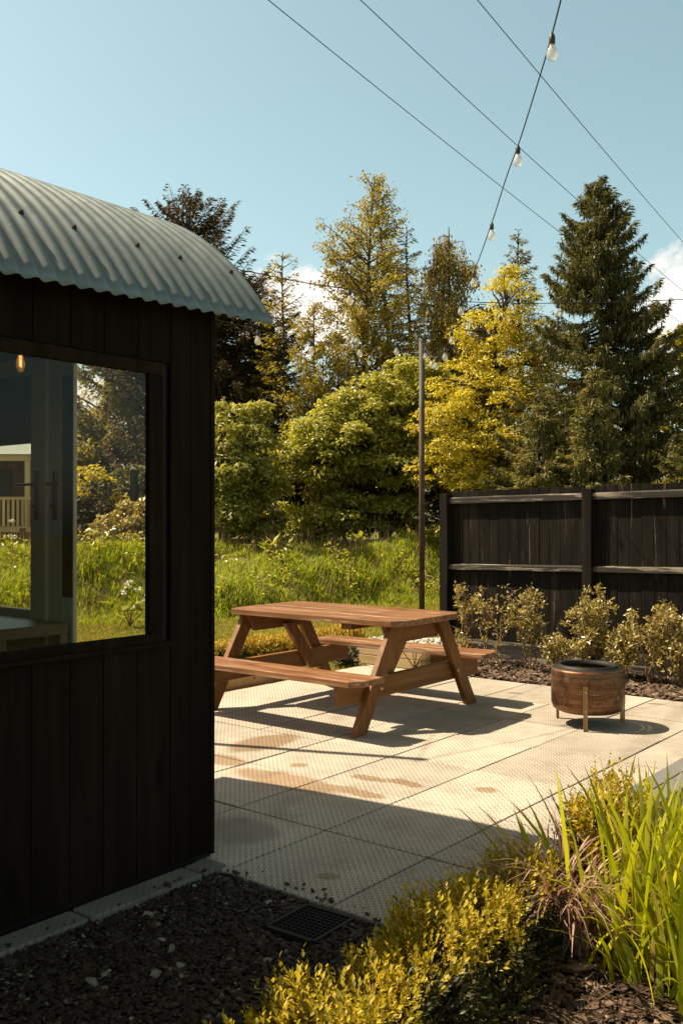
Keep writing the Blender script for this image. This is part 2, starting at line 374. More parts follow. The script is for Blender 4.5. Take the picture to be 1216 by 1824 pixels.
M['iris']=leaf_mat('sword_leaf',[(0,(.20,.235,.012)),(.5,(.33,.36,.018)),(.85,(.47,.46,.04)),(.93,(.52,.46,.08)),(1,(.36,.22,.09))],.58,.42,(1.5,1.4,.35),spec=.35)
M['dry']=leaf_mat('dry_grass_strand',[(0,(.16,.085,.055)),(.5,(.32,.19,.135)),(1,(.50,.34,.25))],.25,.55,(1.1,.9,.7))
M['dry_dark']=leaf_mat('dead_leaf_litter',[(0,(.028,.015,.009)),(.6,(.06,.034,.018)),(1,(.14,.085,.045))],.1,.7,(1.1,.9,.7))
M['dock']=leaf_mat('broad_dock_leaf',[(0,(.17,.2,.02)),(.6,(.26,.28,.03)),(1,(.36,.36,.06))],.4,.4)
M['candle']=leaf_mat('flower_candle',[(0,(.35,.28,.16)),(1,(.62,.54,.36))],.2,.6,(1.1,1,.8))

# ---------------------------------------------------------------- foliage helpers
def unit(a): return a/(np.linalg.norm(a,axis=-1,keepdims=True)+1e-9)
def leaves(P, D, Nn, ln, wd, fold=.15, mid=.45):
    """rhombic leaves: base P, direction D, normal Nn, length ln, width wd -> (n*4,3)"""
    D=unit(D); W=unit(np.cross(D,Nn)); U=np.cross(W,D); ln=np.asarray(ln)[:,None]; wd=np.asarray(wd)[:,None]
    m=P+D*ln*mid
    V=np.stack([P, m+W*wd*.5+U*wd*fold, P+D*ln, m-W*wd*.5+U*wd*fold],1)
    return V.reshape(-1,3)
def leafmesh(name, Vs, mat, parent=None):
    V=np.concatenate(Vs); n=len(V)//4
    return raw(name, V, [np.arange(n*4).reshape(-1,4)], mat, parent)
def ball(rng,n): return unit(rng.normal(size=(n,3)))
def curve(p0,p1,sag=0,n=6,side=0,rng=None):
    p0=np.asarray(p0,float);p1=np.asarray(p1,float);t=np.linspace(0,1,n)[:,None]
    c=p0*(1-t)+p1*t; c[:,2]+=sag*4*(t*(1-t))[:,0]
    if rng is not None: c[1:-1]+=rng.normal(size=(n-2,3))*np.linalg.norm(p1-p0)*.03
    return c
def clump_leaves(rng, cen, rad, n, L, flat=.7, up=.6, wr=.55, hang=.3):
    """leaves over the upper shell of rounded clumps"""
    k=len(cen); idx=rng.integers(0,k,n); d=ball(rng,n); d[:,2]=np.where(rng.random(n)<.75,np.abs(d[:,2]),d[:,2])
    r=rad[idx]*(rng.random(n)**.35)
    P=cen[idx]+d*r[:,None]*np.array([1,1,flat])
    Nn=unit(d*.8+np.array([0,0,up])+rng.normal(size=(n,3))*.35)
    D=unit(np.cross(Nn,rng.normal(size=(n,3))))+d*.5-np.array([0,0,hang])
    l=L*rng.uniform(.65,1.25,n)
    return leaves(P,D,Nn,l,l*wr)
def tree_obj(name, loc): return empty(name, loc)
def broad_tree(name, label, base, lobes, L, nleaf, leafmat, seed, barkmat='bark', clump=.4, group=None, cat='tree', flat=.7, trunk_r=.14, per=1.0, wr=.6, cl_per=26, sc=1.0):
    """lobes: (dx,dy,z,rx,rz) in right/forward offsets from the trunk, heights above the base"""
    lobes=[(a*sc,b*sc,c if c<1.2 else c,d*sc,e*sc) for a,b,c,d,e in lobes]
    rng=np.random.default_rng(seed); root=empty(name,base); tag(root,label,cat,group)
    cen=[];rad=[]
    tot=sum(rx*rx for *_,rx,rz in lobes)
    tb=MB(); H=max(l[2]+l[4]*.5 for l in lobes)
    tp=curve((0,0,-.15),(rng.normal()*.15,rng.normal()*.15,H*.8),0,8,rng=rng); tb.tube(tp,np.linspace(trunk_r,trunk_r*.25,8),8)
    for (dx,dy,z,rx,rz) in lobes:
        ox,oy=fr(dx,dy); n=max(6,int(cl_per*rx*rx/ (clump*clump)*.16))
        d=ball(rng,n); rr=rng.uniform(.45,1.0,n)**.6
        c=np.array([ox,oy,z])+d*rr[:,None]*np.array([rx,rx,rz])
        cen.append(c); rad.append(rng.uniform(.6,1.25,n)*clump)
        t=min(7,max(2,int((z-.4*rz)/H/.8*7))); lp=curve(tp[t],(ox,oy,z),.1,6,rng=rng); tb.tube(lp,np.linspace(trunk_r*.45,.02,6),6)
        for q in c[::3]:
            tb.tube(curve(lp[rng.integers(2,5)],q,.05,5,rng=rng),np.linspace(.028,.008,5),4,False)
    cen=np.concatenate(cen);rad=np.concatenate(rad)
    V=[clump_leaves(rng,cen,rad,int(nleaf*per),L,flat,wr=wr)]
    tb.build('trunk',M[barkmat],root,True)
    leafmesh('crown',V,M[leafmat],root)
    return root
def conifer(name,label,base,H,prof,seed,leafmat,nlev=40,nbr=7,droop=.25,dens=1.0,spray=.22,hang=.0,z0=.05,barkmat='bark_dark',trunk_r=.13,group=None,extra=None,tipup=.15,gap=0.,twl=.42,cat='tree',w=.30):
    """prof(t): branch length at height fraction t.  Branches with side twigs that carry flat sprays of needles."""
    rng=np.random.default_rng(seed); root=empty(name,base); tag(root,label,cat,group)
    tb=MB(); tp=np.array([(math.sin(z*.7+seed)*.04*z**.5, math.cos(z*.9)*.04*z**.5, z) for z in np.linspace(-.2,H,14)]); tb.tube(tp,np.linspace(trunk_r,.008,14),8)
    V=[];  
    for i in range(nlev):
        t=z0+(1-z0)*((i+.5)/nlev)**.9
        for j in range(nbr if t<.9 else max(3,nbr-2)):
            if rng.random()<gap: continue
            z=H*min(.995,t+rng.uniform(-.5,.5)/nlev); Lb=prof(t)*rng.uniform(.5,1.2)
            if Lb<.05: continue
            a=rng.uniform(0,2*np.pi); dr=droop*rng.uniform(.5,1.4)
            s=np.linspace(0,1,7); rise=(.55*max(0,t-.55)/.45)*Lb
            o=np.array([np.interp(z,tp[:,2],tp[:,0]),np.interp(z,tp[:,2],tp[:,1]),z])
            hd=np.array([math.cos(a),math.sin(a),0]); sd=np.array([-hd[1],hd[0],0])
            B=o+hd*(s*Lb)[:,None]; B[:,2]+= -dr*Lb*np.sin(s*np.pi*.62)+tipup*Lb*s**3+rise*s
            tb.tube(B,np.linspace(.012+.012*Lb,.004,7),3,False)
            n=max(8,int(Lb*46*dens)); q=rng.uniform(.12,1,n)**.8
            P=np.stack([np.interp(q,s,B[:,k]) for k in range(3)],1)
            sg=rng.choice([-1,1],n)[:,None]; tl=(twl*Lb**.6*(1.05-q)+.06)*rng.uniform(.3,1,n)
            dirv=unit(hd*rng.uniform(.35,1,n)[:,None]+sd*sg*rng.uniform(.3,1,n)[:,None]+np.array([0,0,1])*rng.uniform(-.35,.2,n)[:,None])
            Pt=P+dirv*tl[:,None]*rng.uniform(.1,1,n)[:,None]
            l=spray*rng.uniform(.6,1.3,n)
            dd=unit(dirv+hd*.4-np.array([0,0,1])*(rng.uniform(0,1,n)*.5)[:,None])
            V.append(leaves(Pt,dd,unit(np.array([0,0,1])+rng.normal(size=(n,3))*.45),l,l*w,.12))
            if hang>0:
                m=int(n*.8); ii=rng.integers(0,n,m); hl=hang*rng.uniform(.4,1.2,m)
                V.append(leaves(Pt[ii],np.tile([0,0,-1.],(m,1))+rng.normal(size=(m,3))*.22,unit(rng.normal(size=(m,3))*[1,1,.2]),hl,hl*.24,.1))
    # leader
    n=24; z=H-rng.uniform(0,.5,n); P=np.stack([np.interp(z,tp[:,2],tp[:,0]),np.interp(z,tp[:,2],tp[:,1]),z],1); d=ball(rng,n); d[:,2]=.8
    V.append(leaves(P,d,ball(rng,n),np.full(n,spray*.7),np.full(n,spray*.2)))
    tb.build('trunk',M[barkmat],root,True); leafmesh('crown',V,M[leafmat],root)
    if extra: 
        k=int(len(V)*.0)
    return root
def airy_tree(name,label,base,H,prof,seed,leafmat,nbr=46,nleaf=9000,L=.1,asc=.45,z0=.25,weep=0,barkmat='bark',trunk_r=.13,lean=(0,0),wr=.6,group=None,pw=.9,cat='tree'):
    """open crown: visible trunk, thin rising limbs, loose scattered leaves; weep makes hanging strands"""
    rng=np.random.default_rng(seed); root=empty(name,base); tag(root,label,cat,group)
    tb=MB(); zz=np.linspace(-.2,H,14); tp=np.stack([lean[0]*(zz/H)**1.5+np.sin(zz*.8+seed)*.06, lean[1]*(zz/H)**1.5+np.cos(zz*.6+seed)*.06, zz],1); tb.tube(tp,np.linspace(trunk_r,.012,14),8)
    tips=[];wts=[]
    for i in range(nbr):
        t=z0+(1-z0)*((i+rng.random())/nbr)**pw; z=H*t*.985; Lb=prof(t)*rng.uniform(.55,1.15)
        a=rng.uniform(0,2*np.pi); hd=np.array([math.cos(a),math.sin(a),0])
        o=np.array([np.interp(z,zz,tp[:,0]),np.interp(z,zz,tp[:,1]),z]); up=asc*rng.uniform(.5,1.4)
        s=np.linspace(0,1,7)
        B=o+hd*(s*Lb)[:,None]+np.array([0,0,1])*((up*Lb)*s**1.1-(.5*weep*Lb)*s**2.5)[:,None]+rng.normal(size=(7,3))*.03*Lb*s[:,None]
        tb.tube(B,np.linspace(.010+.014*Lb,.004,7),4,False)
        ns=max(4,int(Lb*11))
        for k in range(ns):
            q=rng.uniform(.15,1); p=np.array([np.interp(q,s,B[:,c]) for c in range(3)])
            l=Lb*.38*(1.15-q)*rng.uniform(.4,1.2)+.12
            d=unit(hd*.7+rng.normal(size=3)*.6+np.array([0,0,asc*.6-weep*.8]))
            e=p+d*l; 
            if weep: e=p+d*l*.5+np.array([0,0,-weep*rng.uniform(.25,.8)])
            cu=curve(p,e,.05 if not weep else .08,4); tb.tube(cu,[.005,.004,.003,.002],3,False)
            tips.append((p,e)); wts.append(l)
    A=np.array([q[0] for q in tips]);Bv=np.array([q[1] for q in tips]); w=np.array(wts); w/=w.sum()
    idx=rng.choice(len(A),nleaf,p=w); t=rng.uniform(.1,1.05,nleaf)[:,None]
    P=A[idx]*(1-t)+Bv[idx]*t+rng.normal(size=(nleaf,3))*(.045+.03*L/.1)
    D=unit(Bv[idx]-A[idx])+rng.normal(size=(nleaf,3))*.8-np.array([0,0,.35+weep])
    l=L*rng.uniform(.6,1.3,nleaf)
    tb.build('trunk',M[barkmat],root,True); leafmesh('crown',[leaves(P,D,ball(rng,nleaf)+np.array([0,0,.5]),l,l*wr)],M[leafmat],root)
    return root
#@@SCENE
rng0=np.random.default_rng(5)
# ================================================================ SETTING
def smooth(t): t=np.clip(t,0,1); return t*t*(3-2*t)
BX=[-14,-6,-1.76,0,1.7,5,14]; BY=[11.6,12.5,13.7,15.6,16.4,17,18.5]
def hills(x,y):
    return (np.sin(x*1.7+y*.6)*np.cos(y*1.9-x*.4)+.6*np.sin(x*3.1-y*2.3+1.))
def ground_z(x,y):
    d=y-np.interp(x,BX,BY)
    return -.03+.86*smooth(d/2.7)+.03*np.clip(d-2.7,0,60)*.3+.125*hills(x*.8,y*.8)*smooth((d-.1)/1.0)*(1-.6*smooth((d-2.6)/2))
gx=np.r_[np.linspace(-90,-12,20)[:-1],np.linspace(-12,12,110),np.linspace(12,90,20)[1:]]
gy=np.r_[np.linspace(-25,8,14)[:-1],np.linspace(8,26,90),np.linspace(26,220,30)[1:]]
X,Y=np.meshgrid(gx,gy); Z=ground_z(X,Y)
Pw=FW*Y.ravel()[:,None]+RT*X.ravel()[:,None]
nx=len(gx); i=(np.arange(len(gy)-1)[:,None]*nx+np.arange(nx-1)[None]).ravel()
o=raw('ground',np.c_[Pw,Z.ravel()],[np.stack([i,i+1,i+1+nx,i+nx],1)],M['ground'],smooth=True); tag(o,None,None,kind='structure')
# patio: every slab with its own edges, on a bed of sand
UL=[2.76,3.42,4.08,4.78,5.485,6.17,6.85,7.60]; VL=[4.558+.572*k for k in range(-7,3)]
pb=MB(); rr=random.Random(3)
for a in range(len(UL)-1):
    for b in range(len(VL)-1):
        u0,u1,v0,v1=UL[a],UL[a+1],VL[b],VL[b+1]
        if v0<1.6 and u1<4.9: continue
        if b==len(VL)-2: v1+=.07
        g=.005; z=rr.uniform(-.0025,.0025)
        V=[(x,y,zz) for zz in (-.04,z) for x,y in ((u0+g,v0+g),(u1-g,v0+g),(u1-g,v1-g),(u0+g,v1-g))]
        t=rr.uniform(-.0015,.0015); V=[(x,y,zz if zz<-.01 else zz+(t if x>(u0+u1)/2 else -t)) for x,y,zz in V]
        pb.hexa(V)
o=pb.build('pavement',M['slab'],bevel=.004); tag(o,None,None,kind='structure')
sb=MB(); sb.prism([(2.75,1.69),(4.79,1.69),(4.79,.5),(7.62,.5),(7.62,5.78),(2.75,5.78)],-.05,-.014)
o=sb.build('sand_ground',M['sand']); tag(o,None,None,kind='structure')
kb=MB()
for u0,u1 in ((2.672,2.80),(2.125,2.66),(1.58,2.113),(1.0,1.568)):
    kb.box((u0,2.862+rr.uniform(-.006,.006),-.05),(u1,2.982,.012+rr.uniform(-.003,.003)))
o=kb.build('kerb_strip',M['kerb'],bevel=.006); tag(o,None,None,kind='structure')
gb=MB(); gb.prism([(.3,1.5),(2.755,1.5),(2.755,2.868),(.3,2.868)],-.06,-.028)
o=gb.build('gravel_ground',M['soil']); tag(o,None,None,kind='structure')
bb=MB(); bb.prism([(7.615,.4),(8.9,.4),(8.9,5.16),(7.615,5.16)],-.06,-.012)
o=bb.build('soil_ground',M['soil']); tag(o,None,None,kind='structure')
sg=np.meshgrid(np.linspace(.2,4.3,60),np.linspace(.0,1.70,34)); sz=-.02+.018*np.sin(sg[0]*7+sg[1]*5)*np.sin(sg[1]*9)+.02*rng0.random(sg[0].shape)
n_=60; i=(np.arange(33)[:,None]*n_+np.arange(59)[None]).ravel()
o=raw('soil_ground',np.c_[sg[0].ravel(),sg[1].ravel(),sz.ravel()],[np.stack([i,i+1,i+1+n_,i+n_],1)],M['soil']); tag(o,None,None,kind='structure')

# stones: squashed irregular eight- to twenty-sided pebbles
ICO=None
def pebbles(name,P,size,mat,rng,flat=.5,label=None,cat=None,elong=1.4):
    t=(1+5**.5)/2
    iv=unit(np.array([(-1,t,0),(1,t,0),(-1,-t,0),(1,-t,0),(0,-1,t),(0,1,t),(0,-1,-t),(0,1,-t),(t,0,-1),(t,0,1),(-t,0,-1),(-t,0,1)],float))
    fi=np.array([(0,11,5),(0,5,1),(0,1,7),(0,7,10),(0,10,11),(1,5,9),(5,11,4),(11,10,2),(10,7,6),(7,1,8),(3,9,4),(3,4,2),(3,2,6),(3,6,8),(3,8,9),(4,9,5),(2,4,11),(6,2,10),(8,6,7),(9,8,1)])
    n=len(P); a=rng.uniform(0,6.28,n); V=iv[None]*rng.uniform(.7,1.25,(n,12,1))*np.stack([np.full(n,elong),np.ones(n),np.full(n,flat)],1)[:,None]
    V*=size[:,None,None]*.5
    tl=rng.normal(size=(n,2))*.3; c,s=np.cos(a),np.sin(a)
    x=V[...,0]*c[:,None]-V[...,1]*s[:,None]; y=V[...,0]*s[:,None]+V[...,1]*c[:,None]; z=V[...,2]+x*tl[:,:1]+y*tl[:,1:]
    W=np.stack([x,y,z],-1)+P[:,None]
    o=raw(name,W.reshape(-1,3),[(fi[None]+np.arange(n)[:,None,None]*12).reshape(-1,3)],mat)
    return tag(o,label,cat,kind='stuff')
n=40000; u=rng0.uniform(.9,2.755,n); v=rng0.uniform(1.55,2.865,n); z=-.026+rng0.uniform(0,.022,n)
k=~((u>2.46)&(v>2.13)&(v<2.36)); P=np.c_[u,v,z][k]; st=np.c_[2.76+np.abs(rng0.normal(0,.05,34)),rng0.uniform(1.75,2.84,34),np.full(34,.004)]; st2=np.c_[rng0.uniform(1.7,2.7,14),rng0.uniform(2.87,2.90,14),np.full(14,.017)]; P=np.r_[P,st,st2]
pebbles('gravel',P,rng0.lognormal(math.log(.0135),.36,len(P)),M['gravel'],rng0,.55,'dark slate gravel spread in front of the black hut','gravel')
n=9000; u=rng0.uniform(7.63,8.70,n); v=rng0.uniform(1.6,5.15,n); P=np.c_[u,v,-.008+rng0.uniform(0,.018,n)]
pebbles('bark_mulch',P,rng0.lognormal(math.log(.026),.4,n),M['chip'],rng0,.28,'brown bark mulch along the foot of the black fence','mulch',2.2)
n=9000; u=rng0.uniform(1.6,3.6,n); v=rng0.uniform(.3,1.5,n); z=np.interp(v,[0,1],[0,0])+.012+rng0.uniform(0,.02,n)
pebbles('bark_chips',np.c_[u,v,z],rng0.lognormal(math.log(.0165),.5,n),M['chip'],rng0,.3,'coarse bark chips on the soil under the sword leaved plants','bark chips',2.0)

# ================================================================ SHEPHERD HUT
VF=2.986; UE=2.85; VB=5.374; VC=4.18; ZC=1.461; RV=1.548; RZ=1.572
hut=empty('shepherd_hut',(1.2,VC,0)); tag(hut,'black timber shepherd hut with curved corrugated tin roof and big window','hut')
HO=np.array([1.2,VC,0])
def hb(mb): 
    mb.V=[V-HO for V in mb.V]; return mb
U0=-2.2
def roofz(v): return ZC+RZ*math.sqrt(max(0,1-((v-VC)/RV)**2))
seams=[U0+.02]
x=2.599
ss=[2.599,2.43,2.268,2.116,1.955]
while ss[-1]>U0+.2: ss.append(ss[-1]-.156)
ss=sorted(ss+[U0])
w=MB()
for a,b in zip(ss[:-1],ss[1:]):
    j=rr.uniform(-.001,.001)
    if b<.9+.001 or a>2.5:
        w.box((a+.0022,VF+j,.03),(b-.0022,VF+.02+j,2.42)); continue
    w.box((a+.0022,VF+j,.03),(b-.0022,VF+.02+j,.948)); w.box((a+.0022,VF+j,2.092),(b-.0022,VF+.02+j,2.42))
w.box((2.6015,VF-.001,.03),(2.7065,VF+.02,2.42)); w.box((2.7105,VF,.03),(2.822,VF+.02,2.42)); 
w.box((2.8245,VF-.004,.02),(UE-.004,VF+.035,2.42))
hb(w).build('wall',M['black_board'],hut,bevel=.0015)
w=MB(); w.box((U0,VF+.022,.0),(UE-.005,VF+.06,.935)); w.box((U0,VF+.022,2.11),(UE-.005,VF+.06,2.40)); w.box((2.56,VF+.022,.94),(UE-.005,VF+.06,2.105)); w.box((U0,VF+.022,.94),(.85,VF+.06,2.105))
hb(w).build('wall_lining',M['dark_panel'],hut)
# the far end wall, with an arched head; doors and a clear light fill its opening
w=MB(); t0,t1=UE-.04,UE
def arch(v0,v1,z0,k=14):
    vs=np.linspace(v0,v1,k); return [(v0,z0),(v1,z0)]+[(v,roofz(v)-.03) for v in vs[::-1]]
def wallpoly(mb,poly,x0,x1):
    n=len(poly); p=np.array(poly); V=np.r_[np.c_[np.full(n,x0),p],np.c_[np.full(n,x1),p]]
    mb.add(V,[(i,(i+1)%n,(i+1)%n+n,i+n) for i in range(n)],fn=[list(range(n))[::-1],[i+n for i in range(n)]])
wallpoly(w,arch(VF+.037,3.40,.02),t0,t1); wallpoly(w,arch(4.93,VB,.02),t0,t1); wallpoly(w,arch(3.401,4.929,2.29),t0,t1); w.box((t0,3.401,.02),(t1,3.972,.55)); w.box((t0,3.974,.0),(t1,4.929,.05))
hb(w).build('end_wall',M['dark_panel'],hut)
w=MB(); wallpoly(w,arch(VF+.03,VB,.02),U0,U0+.04); hb(w).build('blank_wall',M['dark_panel'],hut)
w=MB(); w.box((U0+.04,VB-.05,.02),(UE-.041,VB,roofz(VB)-.02)); hb(w).build('back_wall',M['interior'],hut)
w=MB(); w.box((U0+.04,VF+.061,.02),(UE-.041,VB-.051,.06)); hb(w).build('floor',M['interior'],hut)
# window in the front wall
w=MB(); V0,V1=VF-.008,VF+.017
w.box((2.482,V0,.992),(2.556,V1,2.036)); w.box((.87,V0,.992),(.93,V1,2.036)); w.box((.87,V0,2.037),(2.556,V1,2.088)); w.box((.87,V0,.953),(2.556,V1,.991)); 
w.box((.86,VF-.035,.938),(2.60,VF-.013,.956))
win=hb(w).build('window',M['black_trim'],hut,bevel=.003)
w=MB(); w.box((.931,VF+.004,.9925),(2.4815,VF+.008,2.0355)); hb(w).build('pane',M['glass'],win)
w=MB(); w.box((2.442,VF+.051,1.525),(2.478,VF+.068,1.650)); hb(w).build('sensor_box',M['black_plastic'],hut,bevel=.008)
# doors in the end wall
def door(v0,v1,p0,p1,zb,zt,handle_v,hs,pane_mat,nm='pane',th=.032):
    d=MB(); a,b=UE-th,UE+.006
    d.box((a,v0,.055),(b,p0,2.285)); d.box((a,p1,.055),(b,v1,2.285)); d.box((a,p0+.0005,zt),(b,p1-.0005,2.285)); d.box((a,p0+.0005,.055),(b,p1-.0005,zb))
    do=hb(d).build('door',M['grey_door'],hut,bevel=.004)
    p=MB(); p.box((UE-.016,p0+.001,zb+.001),(UE-.011,p1-.001,zt-.001)) if nm=='pane' else p.box((a-.004,v0-.001,zb+.001),(a-.0005,p1-.001,zt-.001)); hb(p).build(nm,pane_mat,do)
    h=MB(); h.box((a-.012,handle_v-.014,1.45),(a-.0005,handle_v+.014,1.70)); h.tube([(a-.012,handle_v,1.63),(a-.055,handle_v,1.63)],.008,8); h.tube([(a-.05,handle_v,1.63),(a-.052,handle_v+hs*.11,1.628)],.008,8)
    h.tube([(a-.004,handle_v,1.52),(a-.03,handle_v,1.52)],.011,8)
    hb(h).build('handle',M['bronze'],do,bevel=.003)
    return do
d1=door(4.190,4.925,4.321,4.84,.985,2.205,4.256,1,M['glass'])
p=MB(); p.box((UE-.0315,4.3215,1.846),(UE-.0175,4.8395,2.2045)); hb(p).build('roller_blind',M['dark_panel'],d1)
d2=door(3.974,4.184,3.982,4.058,1.062,2.172,4.121,-1,M['dark_panel'],'door_panel',.018)
p=MB(); p.box((UE-.02,3.402,.552),(UE-.016,3.972,2.289)); hb(p).build('side_light',M['glass'],hut)
# corrugated sheet over the whole length, 2 mm thick, with an overhanging end
def roof_sheet():
    a0=R_(33.3); na=44; pitch=.0762; u0,u1=U0-.2,3.105; nu=int((u1-u0)/pitch*8)
    us=np.linspace(u0,u1,nu+1); tt,Uu=np.meshgrid(np.linspace(0,1,na),us,indexing='ij'); ae=a0-np.clip(u1-Uu,0,2.4)*R_(1.52); A=ae+(np.pi-2*ae)*tt
    r=.0088*np.cos((Uu-u1)/pitch*2*np.pi)
    Vv=VC-(RV+r)*np.cos(A); Zz=ZC+(RZ+r)*np.sin(A)
    P=np.stack([Uu,Vv,Zz],-1).reshape(-1,3); k=nu+1
    i=(np.arange(na-1)[:,None]*k+np.arange(nu)[None]).ravel()
    o=raw('roof',P-HO,[np.stack([i,i+1,i+1+k,i+k],1)],M['roof'],hut,True)
    m=o.modifiers.new('thickness','SOLIDIFY'); m.thickness=.002; m.offset=-1
    return o
roof=roof_sheet()
u1=3.105
for k in range(5):
    uu=u1-.0762*round((u1-(3.0-.2665*k))/.0762); a=R_(44.6)
    nrm=np.array([0,-math.cos(a)/RV,math.sin(a)/RZ]); nrm/=np.linalg.norm(nrm)
    c=np.array([uu,VC-(RV+.0088)*math.cos(a),ZC+(RZ+.0088)*math.sin(a)])
    s_=MB(); s_.tube([c-nrm*.004,c+nrm*.003],.0115,12); s_.tube([c+nrm*.003,c+nrm*.011],.0065,6)
    hb(s_).build('screw',M['screw'],roof)
# things inside the hut
tb=empty('interior_table',(2.6,4.4,.06)); tag(tb,'plain brown wooden table just inside the hut by the grey doors','table')
m=MB(); m.box((2.42-2.6,3.96-4.4,.83),(2.795-2.6,4.9-4.4,.885)); m.build('tabletop',M['counter'],tb,bevel=.004)
for sx in (-.16,.17):
    for sy in (-.42,.48): m=MB(); m.box((sx-.02,sy-.02,0),(sx+.02,sy+.02,.829)); m.build('leg',M['counter'],tb)
def bulb(parent,loc,s=1.0,lit=False):
    """socket, pear glass and coil hanging straight down from loc"""
    L=np.array(loc,float); m=MB(); m.lathe([(.001,.006),(.011,.006),(.013,.0),(.0165,-.012),(.0165,-.042),(.013,-.046),(.001,-.046)] if s>0 else [],L,14)
    so=m.build('bulb_socket',M['brass'],parent,True)
    prof=[(.012,-.044),(.0135,-.052),(.019,-.064),(.0265,-.080),(.030,-.096),(.0285,-.112),(.021,-.124),(.010,-.1305),(.0008,-.132)]
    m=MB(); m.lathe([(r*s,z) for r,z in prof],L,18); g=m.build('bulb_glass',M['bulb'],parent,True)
    t=np.linspace(0,1,26); P=np.c_[L[0]+.0055*np.cos(t*25),L[1]+.0055*np.sin(t*25),L[2]-.058-.05*t]
    m=MB(); m.tube(P,.0013 if not lit else .002,4); m.build('filament',M['filament'] if lit else M['coil'],g)
bx=at(37,640,4.05); ib=empty('hanging_bulb',tuple(bx)); tag(ib,'lit filament bulb glowing orange inside the hut window','light bulb')
m=MB(); m.tube([(0,0,roofz(bx[1])-.03-bx[2]),(0,0,0)],.003,6); m.build('cord',M['cable'],ib); bulb(ib,(0,0,.075),.62,True)

# ================================================================ PICNIC TABLE
pt=empty('picnic_table',(5.758,4.615,0),R_(.67)); tag(pt,'brown stained timber picnic table with attached benches on the sunny patio','picnic table')
ZT=.7475; W_=.446; L_=.833; TH=.042
def plank(w0,w1,l,z,c0,c1,th,name,mat,par=pt):
    """plank along y between x=w0..w1, corners clipped by c0 (near edge) and c1 (far edge)"""
    cy=.062
    poly=[(w0,-l+ (cy if c0 else 0))]
    if c0: poly+= [(w0+c0,-l)]
    else: poly=[(w0,-l)]
    if c1: poly+=[(w1-c1,-l),(w1,-l+cy),(w1,l-cy),(w1-c1,l)]
    else: poly+=[(w1,-l),(w1,l)]
    if c0: poly+=[(w0+c0,l),(w0,l-cy)]
    else: poly+=[(w0,l)]
    m=MB(); m.prism(poly,z-th,z); return m.build(name,mat,par,bevel=.004)
pw=2*W_/4
for k in range(4):
    plank(-W_+k*pw+.004,-W_+(k+1)*pw-.004,L_,ZT+rr.uniform(-.001,.001),.12 if k==0 else 0,.12 if k==3 else 0,TH,'tabletop_plank',M['table_top'])
ZB=.402; WB=.958; BW=.306; LB=.864
for sgn in (-1,1):
    a=-WB if sgn<0 else WB-BW; h=BW/2
    plank(a+.0,a+h-.004,LB,ZB,.085 if sgn<0 else 0,0,.04,'bench_plank',M['table_top']); plank(a+h+.004,a+BW,LB,ZB,0,.085 if sgn>0 else 0,.04,'bench_plank',M['table_top'])
def slanted(xt,xb,zt,zb_,wid,y0,y1,name,mat,wt=None):
    m=MB(); h=wid/2
    V=[(xb-h,y0,zb_),(xb+h,y0,zb_),(xb+h,y1,zb_),(xb-h,y1,zb_),(xt-h,y0,zt),(xt+h,y0,zt),(xt+h,y1,zt),(xt-h,y1,zt)]
    return m.hexa(V).build(name,mat,pt,bevel=.005)
for sy in (-1,1):
    ya,yb=sorted((sy*.731,sy*.684)); yc,yd=sorted((sy*.682,sy*.637))
    for sx in (-1,1):
        slanted(sx*.30,sx*.735,ZT-TH-.001,0.0,.135,ya,yb,'leg',M['table_leg'])
    m=MB(); m.box((-.905,yc,.215),(.905,yd,.360)); m.build('bench_beam',M['table_beam'],pt,bevel=.005)
    m=MB(); m.hexa([(-.30,yc,ZT-TH-.135),(.30,yc,ZT-TH-.135),(.30,yd,ZT-TH-.135),(-.30,yd,ZT-TH-.135),(-.38,yc,ZT-TH-.002),(.38,yc,ZT-TH-.002),(.38,yd,ZT-TH-.002),(-.38,yd,ZT-TH-.002)]); m.build('top_cleat',M['table_beam'],pt,bevel=.005)
    ye,yf=sorted((sy*.6355,sy*.592))
    slanted(sy*.07,sy*.40,ZT-TH-.10,.20,.13,ye,yf,'brace',M['table_leg'])
    for sx in (-1,1):
        xb_=sx*.505; m=MB(); m.tube([(xb_,sy*.728,.292),(xb_,sy*.736,.292),(xb_,sy*.737,.292),(xb_,sy*.746,.292)],[.013,.013,.008,.008],10); m.build('bolt',M['bolt'],pt)
m=MB(); m.box((-.40,-.40,ZT-TH-.045),(.40,-.30,ZT-TH-.002)); m.build('top_batten',M['table_beam'],pt,bevel=.004)

